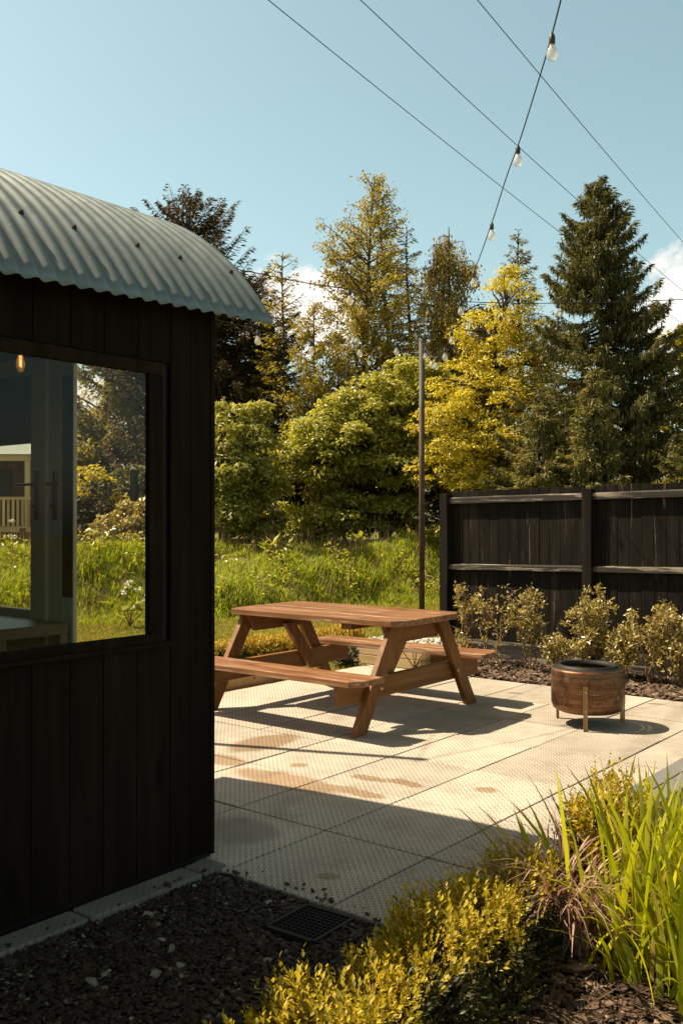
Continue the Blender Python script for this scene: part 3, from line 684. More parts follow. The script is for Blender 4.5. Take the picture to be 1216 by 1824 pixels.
# ================================================================ FIRE DRUM
fd=empty('fire_drum',(6.355,2.862,0)); tag(fd,'round rusty washing machine drum fire pit on three short legs','fire pit')
m=MB(); m.lathe([(.02,.088),(.15,.092),(.205,.100),(.240,.118),(.252,.150),(.255,.165),(.2555,.385),(.252,.398),(.243,.404)],k=64); d_=m.build('drum',M['drum'],fd,True)
md=d_.modifiers.new('thickness','SOLIDIFY'); md.thickness=.003; md.offset=-1
m=MB(); m.lathe([(.2425,.4045),(.232,.409),(.214,.4095),(.207,.412),(.204,.424),(.196,.428),(.188,.424),(.184,.405),(.180,.392)],k=64); r_=m.build('rim',M['iron'],fd,True)
md=r_.modifiers.new('thickness','SOLIDIFY'); md.thickness=.002
m=MB(); m.lathe([(.001,.13),(.2,.135),(.235,.16)],k=40); m.build('ash_bed',M['soil'],fd,True)
for a in (201,79,322):
    t=R_(a); c,s=math.cos(t),math.sin(t); rot=rotv((0,0,1),t)
    m=MB(); m.box((.2575,-.014,-.0),(.2625,.014,.305),rot,(0,0,0)); m.box((.2626,-.014,0),(.284,-.0095,.305),rot,(0,0,0)); lg=m.build('leg',M['drum_leg'],fd,bevel=.002)
    for z in (.14,.27): m=MB(); m.tube([(.262*c,.262*s,z),(.272*c,.272*s,z)],.006,8); m.build('bolt',M['bolt'],lg)

# ================================================================ FENCE
fe=empty('board_fence',(8.72,5.56,0)); tag(fe,'black weathered closeboard fence behind the row of shrubs','fence')
FO=np.array([8.72,5.56,0]); PV=[5.56,3.92,2.28,.64]; rise=.016
def fz(v): return rise*(5.56-v)
def fb(mb): mb.V=[V-FO for V in mb.V]; return mb
for v in PV:
    m=MB(); z=1.73+fz(v); m.box((8.68,v-.05,-.05),(8.78,v+.05,z)); fb(m).build('post',M['fence_post'],fe,bevel=.005)
for va,vb in zip(PV[1:],PV[:-1]):
    a,b=va+.052,vb-.052
    p=MB(); v=b; 
    while v>a+.02:
        w_=min(rr.uniform(.112,.122),v-a); zt=1.755+fz(v)+rr.uniform(-.006,.006); j=rr.uniform(0,.006)
        p.box((8.748+j,v-w_+.002,.185),(8.764+j,v-.002,zt)); v-=w_
    fb(p).build('panel',M['fence_board'],fe,bevel=.002)
    for zc_,h in ((1.655,.072),(.945,.062)):
        m=MB(); zz=[zc_+fz(b),zc_+fz(a)]
        m.hexa([(8.70,a,zz[1]-h/2),(8.746,a,zz[1]-h/2),(8.746,b,zz[0]-h/2),(8.70,b,zz[0]-h/2),(8.70,a,zz[1]+h/2-.012),(8.746,a,zz[1]+h/2),(8.746,b,zz[0]+h/2),(8.70,b,zz[0]+h/2-.012)])
        fb(m).build('rail',M['fence_rail'],fe,bevel=.003)
    m=MB(); m.box((8.725,a,-.04),(8.766,b,.182)); fb(m).build('gravel_board',M['fence_rail'],fe,bevel=.003)

# ================================================================ POLES, CABLES
def pole(name,x,y,h,label,lean=(0,0)):
    p=empty(name,(x,y,0)); tag(p,label,'pole','festoon light poles beside the patio')
    m=MB(); m.tube([(0,0,-.1),(lean[0],lean[1],h)],.033,16); m.build('post',M['pole'],p,True)
    m=MB(); m.tube([(lean[0],lean[1],h-.002),(lean[0],lean[1],h+.006)],.0335,16); m.build('cap',M['cable'],p)
    m=MB(); m.tube([(lean[0],lean[1],h-.06),(lean[0]-.06,lean[1]-.05,h-.05)],.006,6); m.build('hook',M['cable'],p)
    return p
pole('light_pole',9.117,6.132,3.545,'tall thin rust stained metal pole at the near end of the grassy bank')
pole('light_pole',3.80,5.62,3.50,'thin metal pole standing close behind the end of the black hut')
def spline(P,n=60):
    P=np.array(P); t=np.r_[0,np.cumsum(np.linalg.norm(np.diff(P,axis=0),axis=1))]; tt=np.linspace(0,t[-1],n)
    d=np.gradient(P,t,axis=0); out=[]
    for q in tt:
        i=min(max(np.searchsorted(t,q)-1,0),len(t)-2); h=t[i+1]-t[i]; s=(q-t[i])/h
        out.append((2*s**3-3*s**2+1)*P[i]+(s**3-2*s**2+s)*h*d[i]+(-2*s**3+3*s**2)*P[i+1]+(s**3-s**2)*h*d[i+1])
    return np.array(out)
def festoon(pts,bulbs,label,s=1.0,r=.0042):
    P=spline([at(*p) for p in pts],90); b=P[0].copy(); o=empty('festoon_lights',tuple(b)); tag(o,label,'festoon lights','festoon strings over the patio')
    m=MB(); m.tube(P-b,r,6); m.build('cable',M['cable'],o,True)
    Q=P
    for (px,py) in bulbs:
        # nearest point of the cable to the sight line through the socket
        d=unit(at(px,py,10)-np.array([0,0,EYE])); rel=Q-np.array([0,0,EYE]); k=np.argmin(np.linalg.norm(np.cross(rel,d),axis=1))
        bulb(o,Q[k]-b-np.array([0,0,.006]),s)
    return o
festoon([(1012,-60,4.2),(998,0,4.5),(975,88,5.1),(961,135,5.5),(921,262,6.3),(905,305,6.7),(876,395,7.5),(845,480,8.4),(822,532,9.0),(805,588,9.8),(792,620,10.2),(776,637,10.5),(762,628,10.75),(752,607,10.95)],
        [(984,60),(919,264),(873,397),(845,482),(820,533),(804,589),(791,621),(774,637),(766,634),(757,622)],'festoon cable hanging down from above to the top of the rusty pole')
festoon([(85,390,6.47),(250,446,6.8),(440,483,7.4),(545,504,7.9),(628,516,8.2),(700,526,8.6),(845,538,9.2),(995,540,9.8),(1216,533,10.4),(1400,515,11)],
        [(435,483),(628,516),(995,540),(1250,530)],'festoon cable stretched across the trees from the hut roof to the right',.95)
festoon([(85,402,6.47),(250,520,7.4),(460,588,8.6),(553,607,9.3),(640,613,10.0),(707,611,10.6),(751,606,10.95)],
        [(460,587),(553,607),(640,613),(707,611)],'festoon cable sagging low between the hut and the top of the rusty pole',.95,.003)
for (a,da,b_,db,lab) in (((478,0),13.7,(1020,432),25.7,'left one of three thin black overhead power lines'),((642,0),13.7,(1060,385),23.5,'middle one of three thin black overhead power lines'),((850,0),13.7,(1216,432),25.7,'right one of three thin black overhead power lines')):
    A=at(*a,da); Bq=at(*b_,db); t=np.linspace(-1.2,3.2,40)[:,None]; P=A*(1-t)+Bq*t; P[:,2]+=.12*((t[:,0]-.5)**2-.25)
    m=MB(); m.tube(P,.0075,5); o=m.build('power_line',M['wire']); tag(o,lab,'power line','overhead power lines')

# ================================================================ SMALL GROUND THINGS
dg=empty('drain_grate',(2.607,2.237,-.004)); tag(dg,'square black metal drain grate in the gravel beside the paving','drain')
rz=R_(3); m=MB()
for s_ in (-1,1): m.box((-.118,s_*.106-.007,-.012),(.118,s_*.106+.007,.006)); m.box((s_*.118-.007,-.0985,-.012),(s_*.118+.007,.0985,.006))
m.build('frame',M['iron'],dg,bevel=.001)
m=MB()
for k in range(1,11): m.box((-.110+.0218*(k-.0)-.0035-.011,-.0985,-.010),(-.110+.0218*k+.0005-.011,.0985,.003))
for k in range(1,9): m.box((-.1105,-.0985+.0219*k-.002,-.008),(.1105,-.0985+.0219*k+.002,.001))
m.build('grille',M['iron'],dg); dg.rotation_euler=(0,0,rz)
m=MB(); m.box((-.14,-.13,-.05),(.14,.13,-.03)); m.build('sump',M['dark_panel'],dg)
ed=empty('raised_edging',(5.6,1.70,0)); tag(ed,'grey board edging of the planting bed at the right side of the patio','edging')
for k,(a,b) in enumerate(((1.602,1.70),(1.712,1.81))): m=MB(); m.box((-1.25,a-1.70,.0),(3.2,b-1.70,.15-.004*k)); m.build('board',M['composite'],ed,bevel=.004)
sl=empty('timber_planter',(7.76,5.18,0)); tag(sl,'low pale timber sleeper box by the foot of the rusty pole','planter box')
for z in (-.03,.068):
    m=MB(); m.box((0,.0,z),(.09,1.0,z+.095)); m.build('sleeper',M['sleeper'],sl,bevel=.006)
    m=MB(); m.box((.092,0,z),(.90,.08,z+.095)); m.build('sleeper',M['table_beam'],sl,bevel=.006)  # shaded front face: shade put into the colour by a darker timber
n=900; P=np.c_[rng0.uniform(7.86,8.62,n),rng0.uniform(5.27,6.15,n),.15+rng0.uniform(0,.03,n)]
m=MB(); m.box((.0935,.0815,-.02),(.88,.98,.15)); m.build('soil_fill',M['sand'],sl)
def cream():
    n=N('cream_pebble'); r=n.island(); return n.out(n.bsdf(n.ramp(r,[(0,(.2,.17,.14)),(.5,(.42,.37,.31)),(1,(.66,.62,.55))]),.6))
M['cream']=cream()
pebbles('pebble_top',P,rng0.uniform(.03,.055,n),M['cream'],rng0,.6,'pale pebbles filling the timber sleeper box','pebbles',1.2)
m=MB(); m.box((-.62,-.02,-.02),(.62,.02,.10)); o=m.build('edging_plank',M['sleeper'],bevel=.004); o.location=(5.95,5.86,0); tag(o,'low timber edging plank between the patio and the lawn','edging')
# ================================================================ GRASS
def gz(P): # ground height under world xy
    x=P[:,0]*RT[0]+P[:,1]*RT[1]; y=P[:,0]*FW[0]+P[:,1]*FW[1]; return ground_z(x,y)
def blades(P,az,lean,L,W,curl=.6):
    """two-quad grass blades, wider at the foot, bending over"""
    n=len(P); d=np.c_[np.cos(az),np.sin(az),np.zeros(n)]; s=np.c_[-d[:,1],d[:,0],np.zeros(n)]
    L=L[:,None];W=W[:,None];lean=lean[:,None]; up=np.array([0,0,1.])
    a=P; b=P+up*L*.55*np.cos(lean*.5)+d*L*.55*np.sin(lean*.5); c=b+up*L*.45*np.cos(lean*(1+curl))+d*L*.45*np.sin(lean*(1+curl))
    V=np.stack([a-s*W*.5,a+s*W*.5,b+s*W*.42,b-s*W*.42,c+s*W*.08,c-s*W*.08],1)
    k=np.arange(n)[:,None]*6
    return V.reshape(-1,3),[np.concatenate([k+np.array([[0,1,2,3]]),k+np.array([[3,2,4,5]])])]
rg=np.random.default_rng(11)
def scatter_rf(n,x0,x1,y0,y1): x=rg.uniform(x0,x1,n); y=rg.uniform(y0,y1,n); return x,y
nt=9500; tx,ty=scatter_rf(nt,-8.5,4.6,11.5,22); td=ty-np.interp(tx,BX,BY)
k=(td>.1)&(td<4.6)&(rg.random(nt)<.75+.25*hills(tx,ty)); tx,ty,td=tx[k],ty[k],td[k]; nt=len(tx)
tsz=rg.lognormal(0,.28,nt)*(.85+.25*hills(tx*.9,ty*.9+3)); nb=54; ii=np.repeat(np.arange(nt),nb); n=len(ii)
ra=rg.uniform(0,6.28,n); rr_=.15*np.sqrt(rg.random(n))*tsz[ii]; x=tx[ii]+np.cos(ra)*rr_; y=ty[ii]+np.sin(ra)*rr_; d=y-np.interp(x,BX,BY)
P=FW*y[:,None]+RT*x[:,None]; P=np.c_[P,ground_z(x,y)-.02]
azw=ra+math.atan2(RT[1],RT[0])+rg.normal(size=n)*.7
L=.175*np.clip(tsz[ii],.45,1.7)*rg.uniform(.55,1.35,n)*(.45+.55*smooth((d+.1)/.9))
V,f=blades(P,azw,np.abs(rg.normal(.25,.2,n))+rr_*3.2,np.clip(L,.05,.6),rg.uniform(.007,.014,n))
o=raw('long_grass',V,f,M['grass_long']); tag(o,'long unmown green grass covering the bank behind the picnic table','grass',kind='stuff')
# seed stalks and leafy weeds growing through it
k=rg.choice(len(P),2600); V,f=blades(P[k],azw[k],np.abs(rg.normal(.1,.1,len(k))),rg.uniform(.35,.6,len(k)),np.full(len(k),.006)); 
o=raw('grass_stalks',V,f,M['dry']); tag(o,'thin straw coloured seed stalks standing in the bank grass','grass stalks',kind='stuff')
nw=150; wx,wy=scatter_rf(nw,-8,4,12.5,20.5); wd_=wy-np.interp(wx,BX,BY); k=(wd_>.25)&(wd_<3.6); wx,wy=wx[k],wy[k]; ii=np.repeat(np.arange(len(wx)),60); n=len(ii)
x=wx[ii]+rg.normal(size=n)*.14; y=wy[ii]+rg.normal(size=n)*.14; PP=FW*y[:,None]+RT*x[:,None]; PP=np.c_[PP,ground_z(x,y)+rg.uniform(.05,.36,n)]
o=leafmesh('weed_undergrowth',[leaves(PP,ball(rg,n)*[1,1,.5],ball(rg,n)*.5+[0,0,1],rg.uniform(.05,.11,n),rg.uniform(.03,.055,n))],M['sycamore']); tag(o,'low leafy weeds scattered through the grass of the bank','weeds',kind='stuff')
n=210000; x,y=scatter_rf(n,-7,4.2,8.0,16.9); P=FW*y[:,None]+RT*x[:,None]; d=y-np.interp(x,BX,BY)
k=(d<.15)&((P[:,1]>5.80)|(P[:,0]>8.85)|(P[:,0]<2.9))&~((P[:,0]>7.7)&(P[:,0]<8.7)&(P[:,1]<6.2))&~((P[:,0]<3.0)&(P[:,1]<5.6))
P=np.c_[P[k],ground_z(x[k],y[k])-.005]; n=len(P)
V,f=blades(P,rg.uniform(0,6.28,n),np.abs(rg.normal(.5,.4,n)),rg.uniform(.02,.055,n)*(1+.6*smooth((d[k]+.8)/.9)),rg.uniform(.006,.011,n))
o=raw('lawn',V,f,M['grass_short']); tag(o,'short mown sunlit lawn between the patio and the grassy bank','lawn',kind='stuff')

# broad leaved weeds on the bank
def weed(name,px,py,dep,label,seed,nl=16,L=.30,flower=0,mat='dock'):
    r=np.random.default_rng(seed); p=at(px,py,dep); p[2]=gz(p[None])[0]+.02; root=empty(name,tuple(p)); tag(root,label,'weed')
    a=r.uniform(0,6.28,nl); el=r.uniform(-.2,.9,nl); D=np.c_[np.cos(a)*np.cos(el),np.sin(a)*np.cos(el),np.sin(el)]
    base=r.normal(size=(nl,3))*[.12,.12,0]+np.c_[np.zeros((nl,2)),r.uniform(.12,.34,nl)]
    leafmesh('leaves',[leaves(base,D,ball(r,nl)*.4+[0,0,1],L*r.uniform(.6,1.2,nl),L*.5*r.uniform(.7,1.2,nl),.1)],M[mat],root)
    m=MB()
    for q in base: m.tube([(0,0,0),q*[.5,.5,.6],q],[.006,.005,.003],4,False)
    m.build('stem',M['twig'],root)
    if flower:
        k=26
        for c in r.normal(size=(flower,3))*[.12,.12,.07]+[0,0,.48]:
            PP=c+ball(r,k)*[.045,.045,.02]; leafmesh('flower',[leaves(PP,ball(r,k),ball(r,k)*.4+[0,0,1],np.full(k,.035),np.full(k,.03))],M['petal'],root)
weed('dock_plant',487,1045,16.6,'bright yellow green dock plant in the middle of the grass bank',1,26,.22)
weed('dock_plant',470,968,17.9,'bright dock plant on the crest of the bank under the chestnut tree',2,26,.22)
weed('dock_plant',640,968,18.4,'small dock plant on the crest of the bank under the sycamore',3,12,.22)
weed('hogweed',745,985,18.6,'small white flowered weed on the bank left of the rusty pole',4,10,.18,2)
weed('hogweed',232,1085,13.0,'white flowered weed in the grass seen through the right half of the hut window',5,16,.25,6)
weed('hogweed',22,1000,15.5,'white flowered weed in the grass seen through the left door pane',6,10,.2,3)

# ================================================================ TREES
def base(px,dep,py=930):
    p=at(px,py,dep); p[2]=gz(p[None])[0]-.02; return tuple(p)
def ztop(py,dep,b): return at(608,py,dep)[2]-b[2]
def con(name,label,px,py,dep,prof,seed,mat,**kw):
    b=base(px,dep); return conifer(name,label,b,ztop(py,dep,b),prof,seed,mat,**kw)
def airy(name,label,px,py,dep,prof,seed,mat,**kw):
    b=base(px,dep); return airy_tree(name,label,b,ztop(py,dep,b),prof,seed,mat,**kw)
def cone(w,pw=.8,low=.1): return lambda t: w*max(0,(1-t))**pw*min(1,(.35+t/low*.65) if t<low else 1)
TG='trees behind the bank'
# the large spruce at the right and its companions
con('spruce_tree','tallest dark spruce with a pointed leader, at the right behind the black fence',1072,312,17,cone(2.4,.72,.05),21,'spruce',nlev=56,nbr=9,droop=.24,dens=3.5,spray=.095,hang=.13,twl=.46,tipup=.22,group=TG)
con('spruce_tree','shorter pale green spruce standing in front of the tallest dark spruce',1052,640,15.0,cone(.95,.8,.05),22,'spruce_light',nlev=32,nbr=8,droop=.25,dens=3.4,spray=.085,hang=.11,group=TG,trunk_r=.07)
con('spruce_tree','bushy low spruce below the golden tree, just above the fence top',955,690,15.6,cone(1.05,.7,.05),23,'spruce_light',nlev=28,nbr=8,droop=.3,dens=3.,spray=.085,hang=.11,group=TG,trunk_r=.07)
con('spruce_tree','low spreading spruce at the far right, its pale branches over the fence',1225,755,15.0,cone(1.15,.7,.05),24,'spruce_light',nlev=24,nbr=8,droop=.3,dens=3.,spray=.085,hang=.11,group=TG,trunk_r=.07)
# conifer half hidden by the hut roof
con('pine_tree','dark reddish spruce top rising above the curved hut roof',340,350,25,cone(4.3,.66,.05),25,'rusty',nlev=50,nbr=9,droop=-.05,dens=2.2,spray=.13,hang=.0,twl=.40,tipup=.35,gap=.15,group=TG)
con('pine_tree','dark bushy conifer beside the hut corner with its lower crown showing under the eave',425,492,23.5,cone(2.6,.42,.05),26,'pine_dark',nlev=50,nbr=9,droop=.12,dens=2.6,spray=.11,hang=.09,twl=.5,group=TG)
# slender larches and their neighbours
con('larch_tree','thin sparse larch with bare horizontal twigs, left of the tall olive tree',507,448,22,cone(1.35,.55,.05),27,'larch',nlev=38,nbr=6,droop=.05,dens=1.7,spray=.085,hang=.0,twl=.6,gap=.3,group=TG,trunk_r=.08,tipup=.12,w=.42)
con('larch_tree','slender green larch tip standing above the golden tree',925,408,24,cone(1.5,.72,.05),28,'spruce_light',nlev=44,nbr=6,droop=-.16,dens=1.8,spray=.12,hang=.0,tipup=.3,group=TG)
con('spruce_tree','narrow dark spruce between the olive tree and the weeping birch',728,402,25,cone(1.25,.6,.05),29,'pine_dark',nlev=46,nbr=6,droop=.1,dens=1.8,spray=.11,gap=.12,group=TG)
con('larch_tree','dark olive larch close to the right of the tallest olive tree',688,378,23.5,cone(1.9,.5,.05),30,'larch',nlev=46,nbr=7,droop=.05,dens=1.7,spray=.085,gap=.15,group=TG,w=.4)
airy('alder_tree','tallest airy olive leaved tree in the middle with a thin trunk showing',636,314,22,lambda t:2.25*(1-t)**.62*(.55+.45*min(1,t/.5))+.12,31,'alder',nbr=90,nleaf=30000,L=.072,asc=.62,z0=.12,lean=(.25,-.3),group=TG,trunk_r=.12)
airy('birch_tree','weeping birch with hanging olive twigs behind the festoon bulbs',800,404,22,lambda t:1.75*(1-t)**.42*(.5+.5*min(1,t/.5)),32,'birch',nbr=80,nleaf=36000,L=.07,asc=.6,z0=.2,weep=1.0,group=TG)
airy('alder_tree','loose yellow green young tree in the gap left of the tall olive tree',560,545,21,lambda t:1.05*(1-t)**.4,33,'larch',nbr=48,nleaf=11000,L=.066,asc=.35,z0=.12,group=TG,trunk_r=.06)
con('spruce_tree','mid green conifer low between the weeping birch and the golden tree',858,545,21.5,cone(1.1,.6,.05),36,'spruce_light',nlev=36,nbr=7,droop=.15,dens=2.6,spray=.10,hang=.08,group=TG)
airy('larch_tree','feathery young larch in the gap beside the thin sparse larch',470,560,23.5,lambda t:1.2*(1-t)**.5,37,'larch',nbr=46,nleaf=12000,L=.07,asc=.3,z0=.1,group=TG,trunk_r=.06)
airy('alder_tree','small airy olive tree low behind the top of the sycamore',600,600,23,lambda t:1.3*(1-t)**.4,38,'alder',nbr=46,nleaf=13000,L=.07,asc=.5,z0=.1,group=TG,trunk_r=.06)
# golden tree
b=base(893,18.6); hz=ztop(490,18.6,b)
broad_tree('golden_tree','bright golden yellow leaved tree between the birch and the dark spruce',b,[(.15,0,hz-.4,.42,.45),(.35,0,hz-1.0,.5,.4),(-.25,-.1,hz-1.2,.55,.4),(.1,-.1,hz-1.7,.7,.4),(.85,0,hz-1.7,.4,.3),(-.7,0,hz-2.1,.55,.35),(.6,-.2,hz-2.4,.65,.4),(-.15,-.2,hz-2.5,.75,.4),(-1.0,-.2,hz-2.9,.5,.3),(.2,-.3,hz-3.2,.8,.4),(-.55,-.2,hz-3.4,.7,.35),(-1.05,0,hz-3.9,.45,.3),(-.3,-.2,hz-4.1,.65,.35),(.5,-.1,hz-4.0,.5,.4),(-.4,.1,.55,.7,.4)],.078,32000,'yellow',41,clump=.26,group=TG,flat=.42,wr=.5,cl_per=30,sc=1.2)
# maple at the right edge
b=base(1205,19); hz=ztop(590,19,b)
broad_tree('maple_tree','yellow green maple at the right edge behind the dark spruce',b,[(.05,0,hz-.35,.5,.4),(.45,0,hz-.7,.7,.5),(-.2,0,hz-1.4,.7,.5),(.5,0,hz-1.7,.8,.5),(-.1,0,hz-2.5,.6,.4),(.7,0,hz-2.7,.8,.5),(-.5,0,hz-2.0,.6,.5),(-.4,0,hz-3.2,.7,.5),(.3,0,hz-3.6,.8,.5)],.11,16000,'maple',42,clump=.30,group=TG,flat=.45,cl_per=16)
# chestnut at the left, with upright flower candles
b=base(398,18.4); hz=ztop(705,18.4,b)
ch=broad_tree('chestnut_tree','horse chestnut with upright pale flower candles beside the hut corner',b,[(.25,0,hz-.35,.38,.3),(.62,.1,hz-.35,.3,.25),(.05,-.2,hz-.85,.6,.4),(.55,-.1,hz-1.05,.5,.4),(-.4,0,hz-1.3,.6,.5),(.25,-.35,hz-1.55,.7,.4),(.7,0,hz-1.8,.45,.35),(0,-.3,.75,.7,.4),(.65,-.1,.55,.45,.3)],.115,24000,'chestnut',43,clump=.26,group=TG,flat=.6,wr=.42,cl_per=36,sc=1.08)
r=np.random.default_rng(9); cv=np.array([v.co for v in [q for q in kids(ch) if q.name.startswith('crown')][0].data.vertices])
for k in range(22):
    q=cv[r.integers(0,len(cv))]; 
    if q[2]<.6: continue
    nn=110; t=r.random(nn); a=r.uniform(0,6.28,nn); rad=.05*(1-t*.8); PP=np.c_[q[0]+np.cos(a)*rad,q[1]+np.sin(a)*rad,q[2]+t*.24]
    leafmesh('flower_candle',[leaves(PP,np.c_[np.cos(a),np.sin(a),np.full(nn,.4)],ball(r,nn),np.full(nn,.035),np.full(nn,.03))],M['candle'],ch)
# the broad sycamore
b=base(690,20.3); hz=ztop(650,20.3,b)
broad_tree('sycamore_tree','wide round leafy sycamore in the middle, overhanging the grass bank',b,[(.35,0,hz-.45,.62,.45),(-.15,-.2,hz-.75,.6,.4),(.75,0,hz-.9,.6,.4),(-.65,-.2,hz-1.1,.6,.38),(.2,-.25,hz-1.25,.8,.45),(-1.15,-.3,hz-1.55,.55,.35),(-.55,-.3,hz-1.75,.8,.4),(.85,-.3,hz-1.55,.7,.42),(-1.75,-.2,hz-2.05,.55,.28),(-1.1,-.3,hz-2.2,.7,.35),(.2,-.3,hz-2.2,.8,.4),(1.1,-.2,hz-2.2,.6,.4),(-1.95,-.25,.62,.5,.28),(-1.4,-.25,.5,.5,.3),(-.7,-.3,.75,.6,.32),(.1,-.2,.8,.6,.35),(1.2,0,.9,.5,.4)],.092,80000,'sycamore',44,clump=.30,group=TG,flat=.55,wr=.55,cl_per=30,trunk_r=.16,sc=1.24)
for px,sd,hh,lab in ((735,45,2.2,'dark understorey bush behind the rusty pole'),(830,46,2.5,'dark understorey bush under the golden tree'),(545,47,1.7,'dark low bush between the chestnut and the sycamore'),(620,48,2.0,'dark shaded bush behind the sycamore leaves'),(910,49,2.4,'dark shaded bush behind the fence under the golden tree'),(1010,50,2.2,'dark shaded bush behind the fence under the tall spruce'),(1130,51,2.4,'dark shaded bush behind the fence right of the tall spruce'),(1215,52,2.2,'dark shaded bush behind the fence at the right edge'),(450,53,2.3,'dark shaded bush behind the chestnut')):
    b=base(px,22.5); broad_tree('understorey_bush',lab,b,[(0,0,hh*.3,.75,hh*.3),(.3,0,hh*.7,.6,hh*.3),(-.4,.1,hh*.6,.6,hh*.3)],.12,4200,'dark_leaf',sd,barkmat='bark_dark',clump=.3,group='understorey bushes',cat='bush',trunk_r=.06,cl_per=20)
# what is seen through the hut
airy('alder_tree','loose olive tree seen through the clear right part of the hut window',188,560,24,lambda t:2.0*(1-t)**.5*(.5+.5*min(1,t/.4))+.1,61,'alder',nbr=60,nleaf=16000,L=.10,asc=.5,z0=.12,group=TG)
airy('birch_tree','dense olive tree at the right edge of the hut window view',262,560,25,lambda t:1.5*(1-t)**.45,62,'birch',nbr=60,nleaf=17000,L=.10,asc=.4,z0=.1,weep=.4,group=TG)
for px,py,dep,sd,mat,lab in ((175,840,17.6,63,'dark_leaf','dark bush seen through the window above the brown boards'),(160,800,18.6,64,'yellow','yellow leaved bush seen through the hut window'),(245,875,17.0,65,'euonymus','pale leaved bush seen at the right of the hut window'),(230,800,19.4,66,'spruce','green bush behind the pale bush in the hut window')):
    b=base(px,dep); h=ztop(py,dep,b); broad_tree('garden_bush',lab,b,[(0,0,h*.45,.55,h*.4),(.3,0,h*.3,.4,h*.3),(-.35,0,h*.35,.4,h*.3)],.10,4200,mat,sd,clump=.22,cat='bush',group='bushes behind the hut',trunk_r=.05)
b=np.array(base(150,18.3)); bf=empty('brown_fence',tuple(b),HEAD-R_(90)); tag(bf,'low brown board fence far behind the bank, seen through the hut window','fence')
m=MB()
for k in range(26): m.box((-1.6+k*.15,-.01,0),(-1.6+k*.15+.14,.012,.42+.02*math.sin(k*3.1)))
m.build('board_panel',M['brown_fence'],bf)
for k in (-1.2,0.,1.2): m=MB(); m.box((k-.05,.013,0),(k+.05,.09,.5)); m.build('post',M['brown_fence'],bf)
# distant timber lodge with a railed deck
b=np.array(base(15,21)); lo=empty('timber_lodge',tuple(b),HEAD-R_(90)); tag(lo,'pale timber lodge with railed deck and grey roof seen through the left door pane','lodge')
m=MB(); m.box((-3.2,2.2,0.2),(1.2,5.5,2.05)); m.build('wall',M['brown_fence'],lo)
m=MB(); m.hexa([(-3.4,-.1,2.02),(1.0,-.1,2.02),(1.0,5.8,2.02),(-3.4,5.8,2.02),(-3.2,2.2,2.9),(.1,2.2,2.9),(.1,3.4,2.9),(-3.2,3.4,2.9)]); m.build('roof',M['slate'],lo)
m=MB(); m.box((-3.3,-.05,.30),(.95,2.19,.42)); m.build('deck',M['pale_wood'],lo)
m=MB(); m.box((-3.3,-.02,1.88),(.95,.10,2.015)); m.build('eave_beam',M['pale_wood'],lo)
for k in (-2.4,-1.0,.42,.85): m=MB(); m.box((k-.055,0,-.4),(k+.055,.10,1.879)); m.build('post',M['pale_wood'],lo)
m=MB(); m.box((-3.3,-.012,1.02),(.95,-.0005,1.08)); 
for k in range(40): m.box((-3.28+k*.105,-.010,.43),(-3.28+k*.105+.062,-.0015,1.019))
m.build('railing',M['pale_wood'],lo)
for k in range(3): m=MB(); m.box((-2.9+k*1.3,2.17,.7),(-2.0+k*1.3,2.199,1.8)); m.build('window',M['dark_panel'],lo)

# ================================================================ SHRUBS BY THE FENCE
SG='shrubs planted along the black fence'
def shrub(px,py_top,uv,label,seed,nst,nleaf,spread,bare=0.,L=.036,low=0):
    r=np.random.default_rng(seed); root=empty('fence_shrub',(uv[0],uv[1],-.01)); tag(root,label,'shrub',SG)
    dep=uv[0]*FW[0]+uv[1]*FW[1]; H=at(px,py_top,dep)[2]
    m=MB(); tips=[]
    for k in range(nst):
        a=r.uniform(0,6.28); sp=spread*r.uniform(.2,1.)
        e=np.array([math.cos(a)*sp,math.sin(a)*sp,H*r.uniform(.72,1.)]); c=curve((r.normal()*.03,r.normal()*.03,0),e,.0,7,rng=r); c[1:-1,:2]+=r.normal(size=(5,2))*.015
        m.tube(c,np.linspace(.0085,.003,7),5,False)
        for q in range(int(12+6*bare)):
            t=r.uniform(.25,1); i=int(t*5.99); p=c[i]*(1-(t*6-i))+c[min(6,i+1)]*(t*6-i)
            d=unit(np.r_[r.normal(size=2),r.uniform(.25,1.1)]); l=r.uniform(.06,.20)*(1.15-.5*t); f=p+d*l; m.tube([p,p+d*l*.5+[0,0,.01],f],[.004,.003,.0015],4,False); tips.append((p,f,t))
    A=np.array([q[0] for q in tips]);B=np.array([q[1] for q in tips]); T=np.array([q[2] for q in tips]); w=np.where(T>bare,1.,.06)+low*(T<.45); w/=w.sum()
    i=r.choice(len(A),nleaf,p=w); t=r.uniform(.35,1.1,nleaf)[:,None]; P=A[i]*(1-t)+B[i]*t+r.normal(size=(nleaf,3))*.016
    D=unit(B[i]-A[i])*.6+r.normal(size=(nleaf,3))*.7
    l=L*r.uniform(.6,1.25,nleaf)
    m.build('stem',M['twig'],root,True); leafmesh('foliage',[leaves(P,D,ball(r,nleaf)*.7+[0,0,.8],l,l*.52,.12)],M['euonymus'],root)
shrub(815,1043,(8.30,5.05),'leafy topped shrub behind the end of the picnic table, by the first fence post',71,4,650,.16,.55)
shrub(856,1050,(8.25,4.80),'thin upright shrub with bare lower stems, second from the fence end',72,2,330,.08,.4)
shrub(890,1042,(8.15,4.56),'almost bare twiggy shrub with brown stems, third from the fence end',73,3,130,.14,.2)
shrub(940,1045,(8.20,4.30),'tall leafy shrub with a clear brown stem left of the fire drum',74,5,1100,.20,.42,low=.25)
shrub(1062,1050,(8.30,3.72),'densest and broadest shrub directly behind the fire drum',75,11,2900,.24,.1)
shrub(1018,1125,(8.25,3.98),'low leafy shrub just left of the densest shrub',76,6,900,.18,.0)
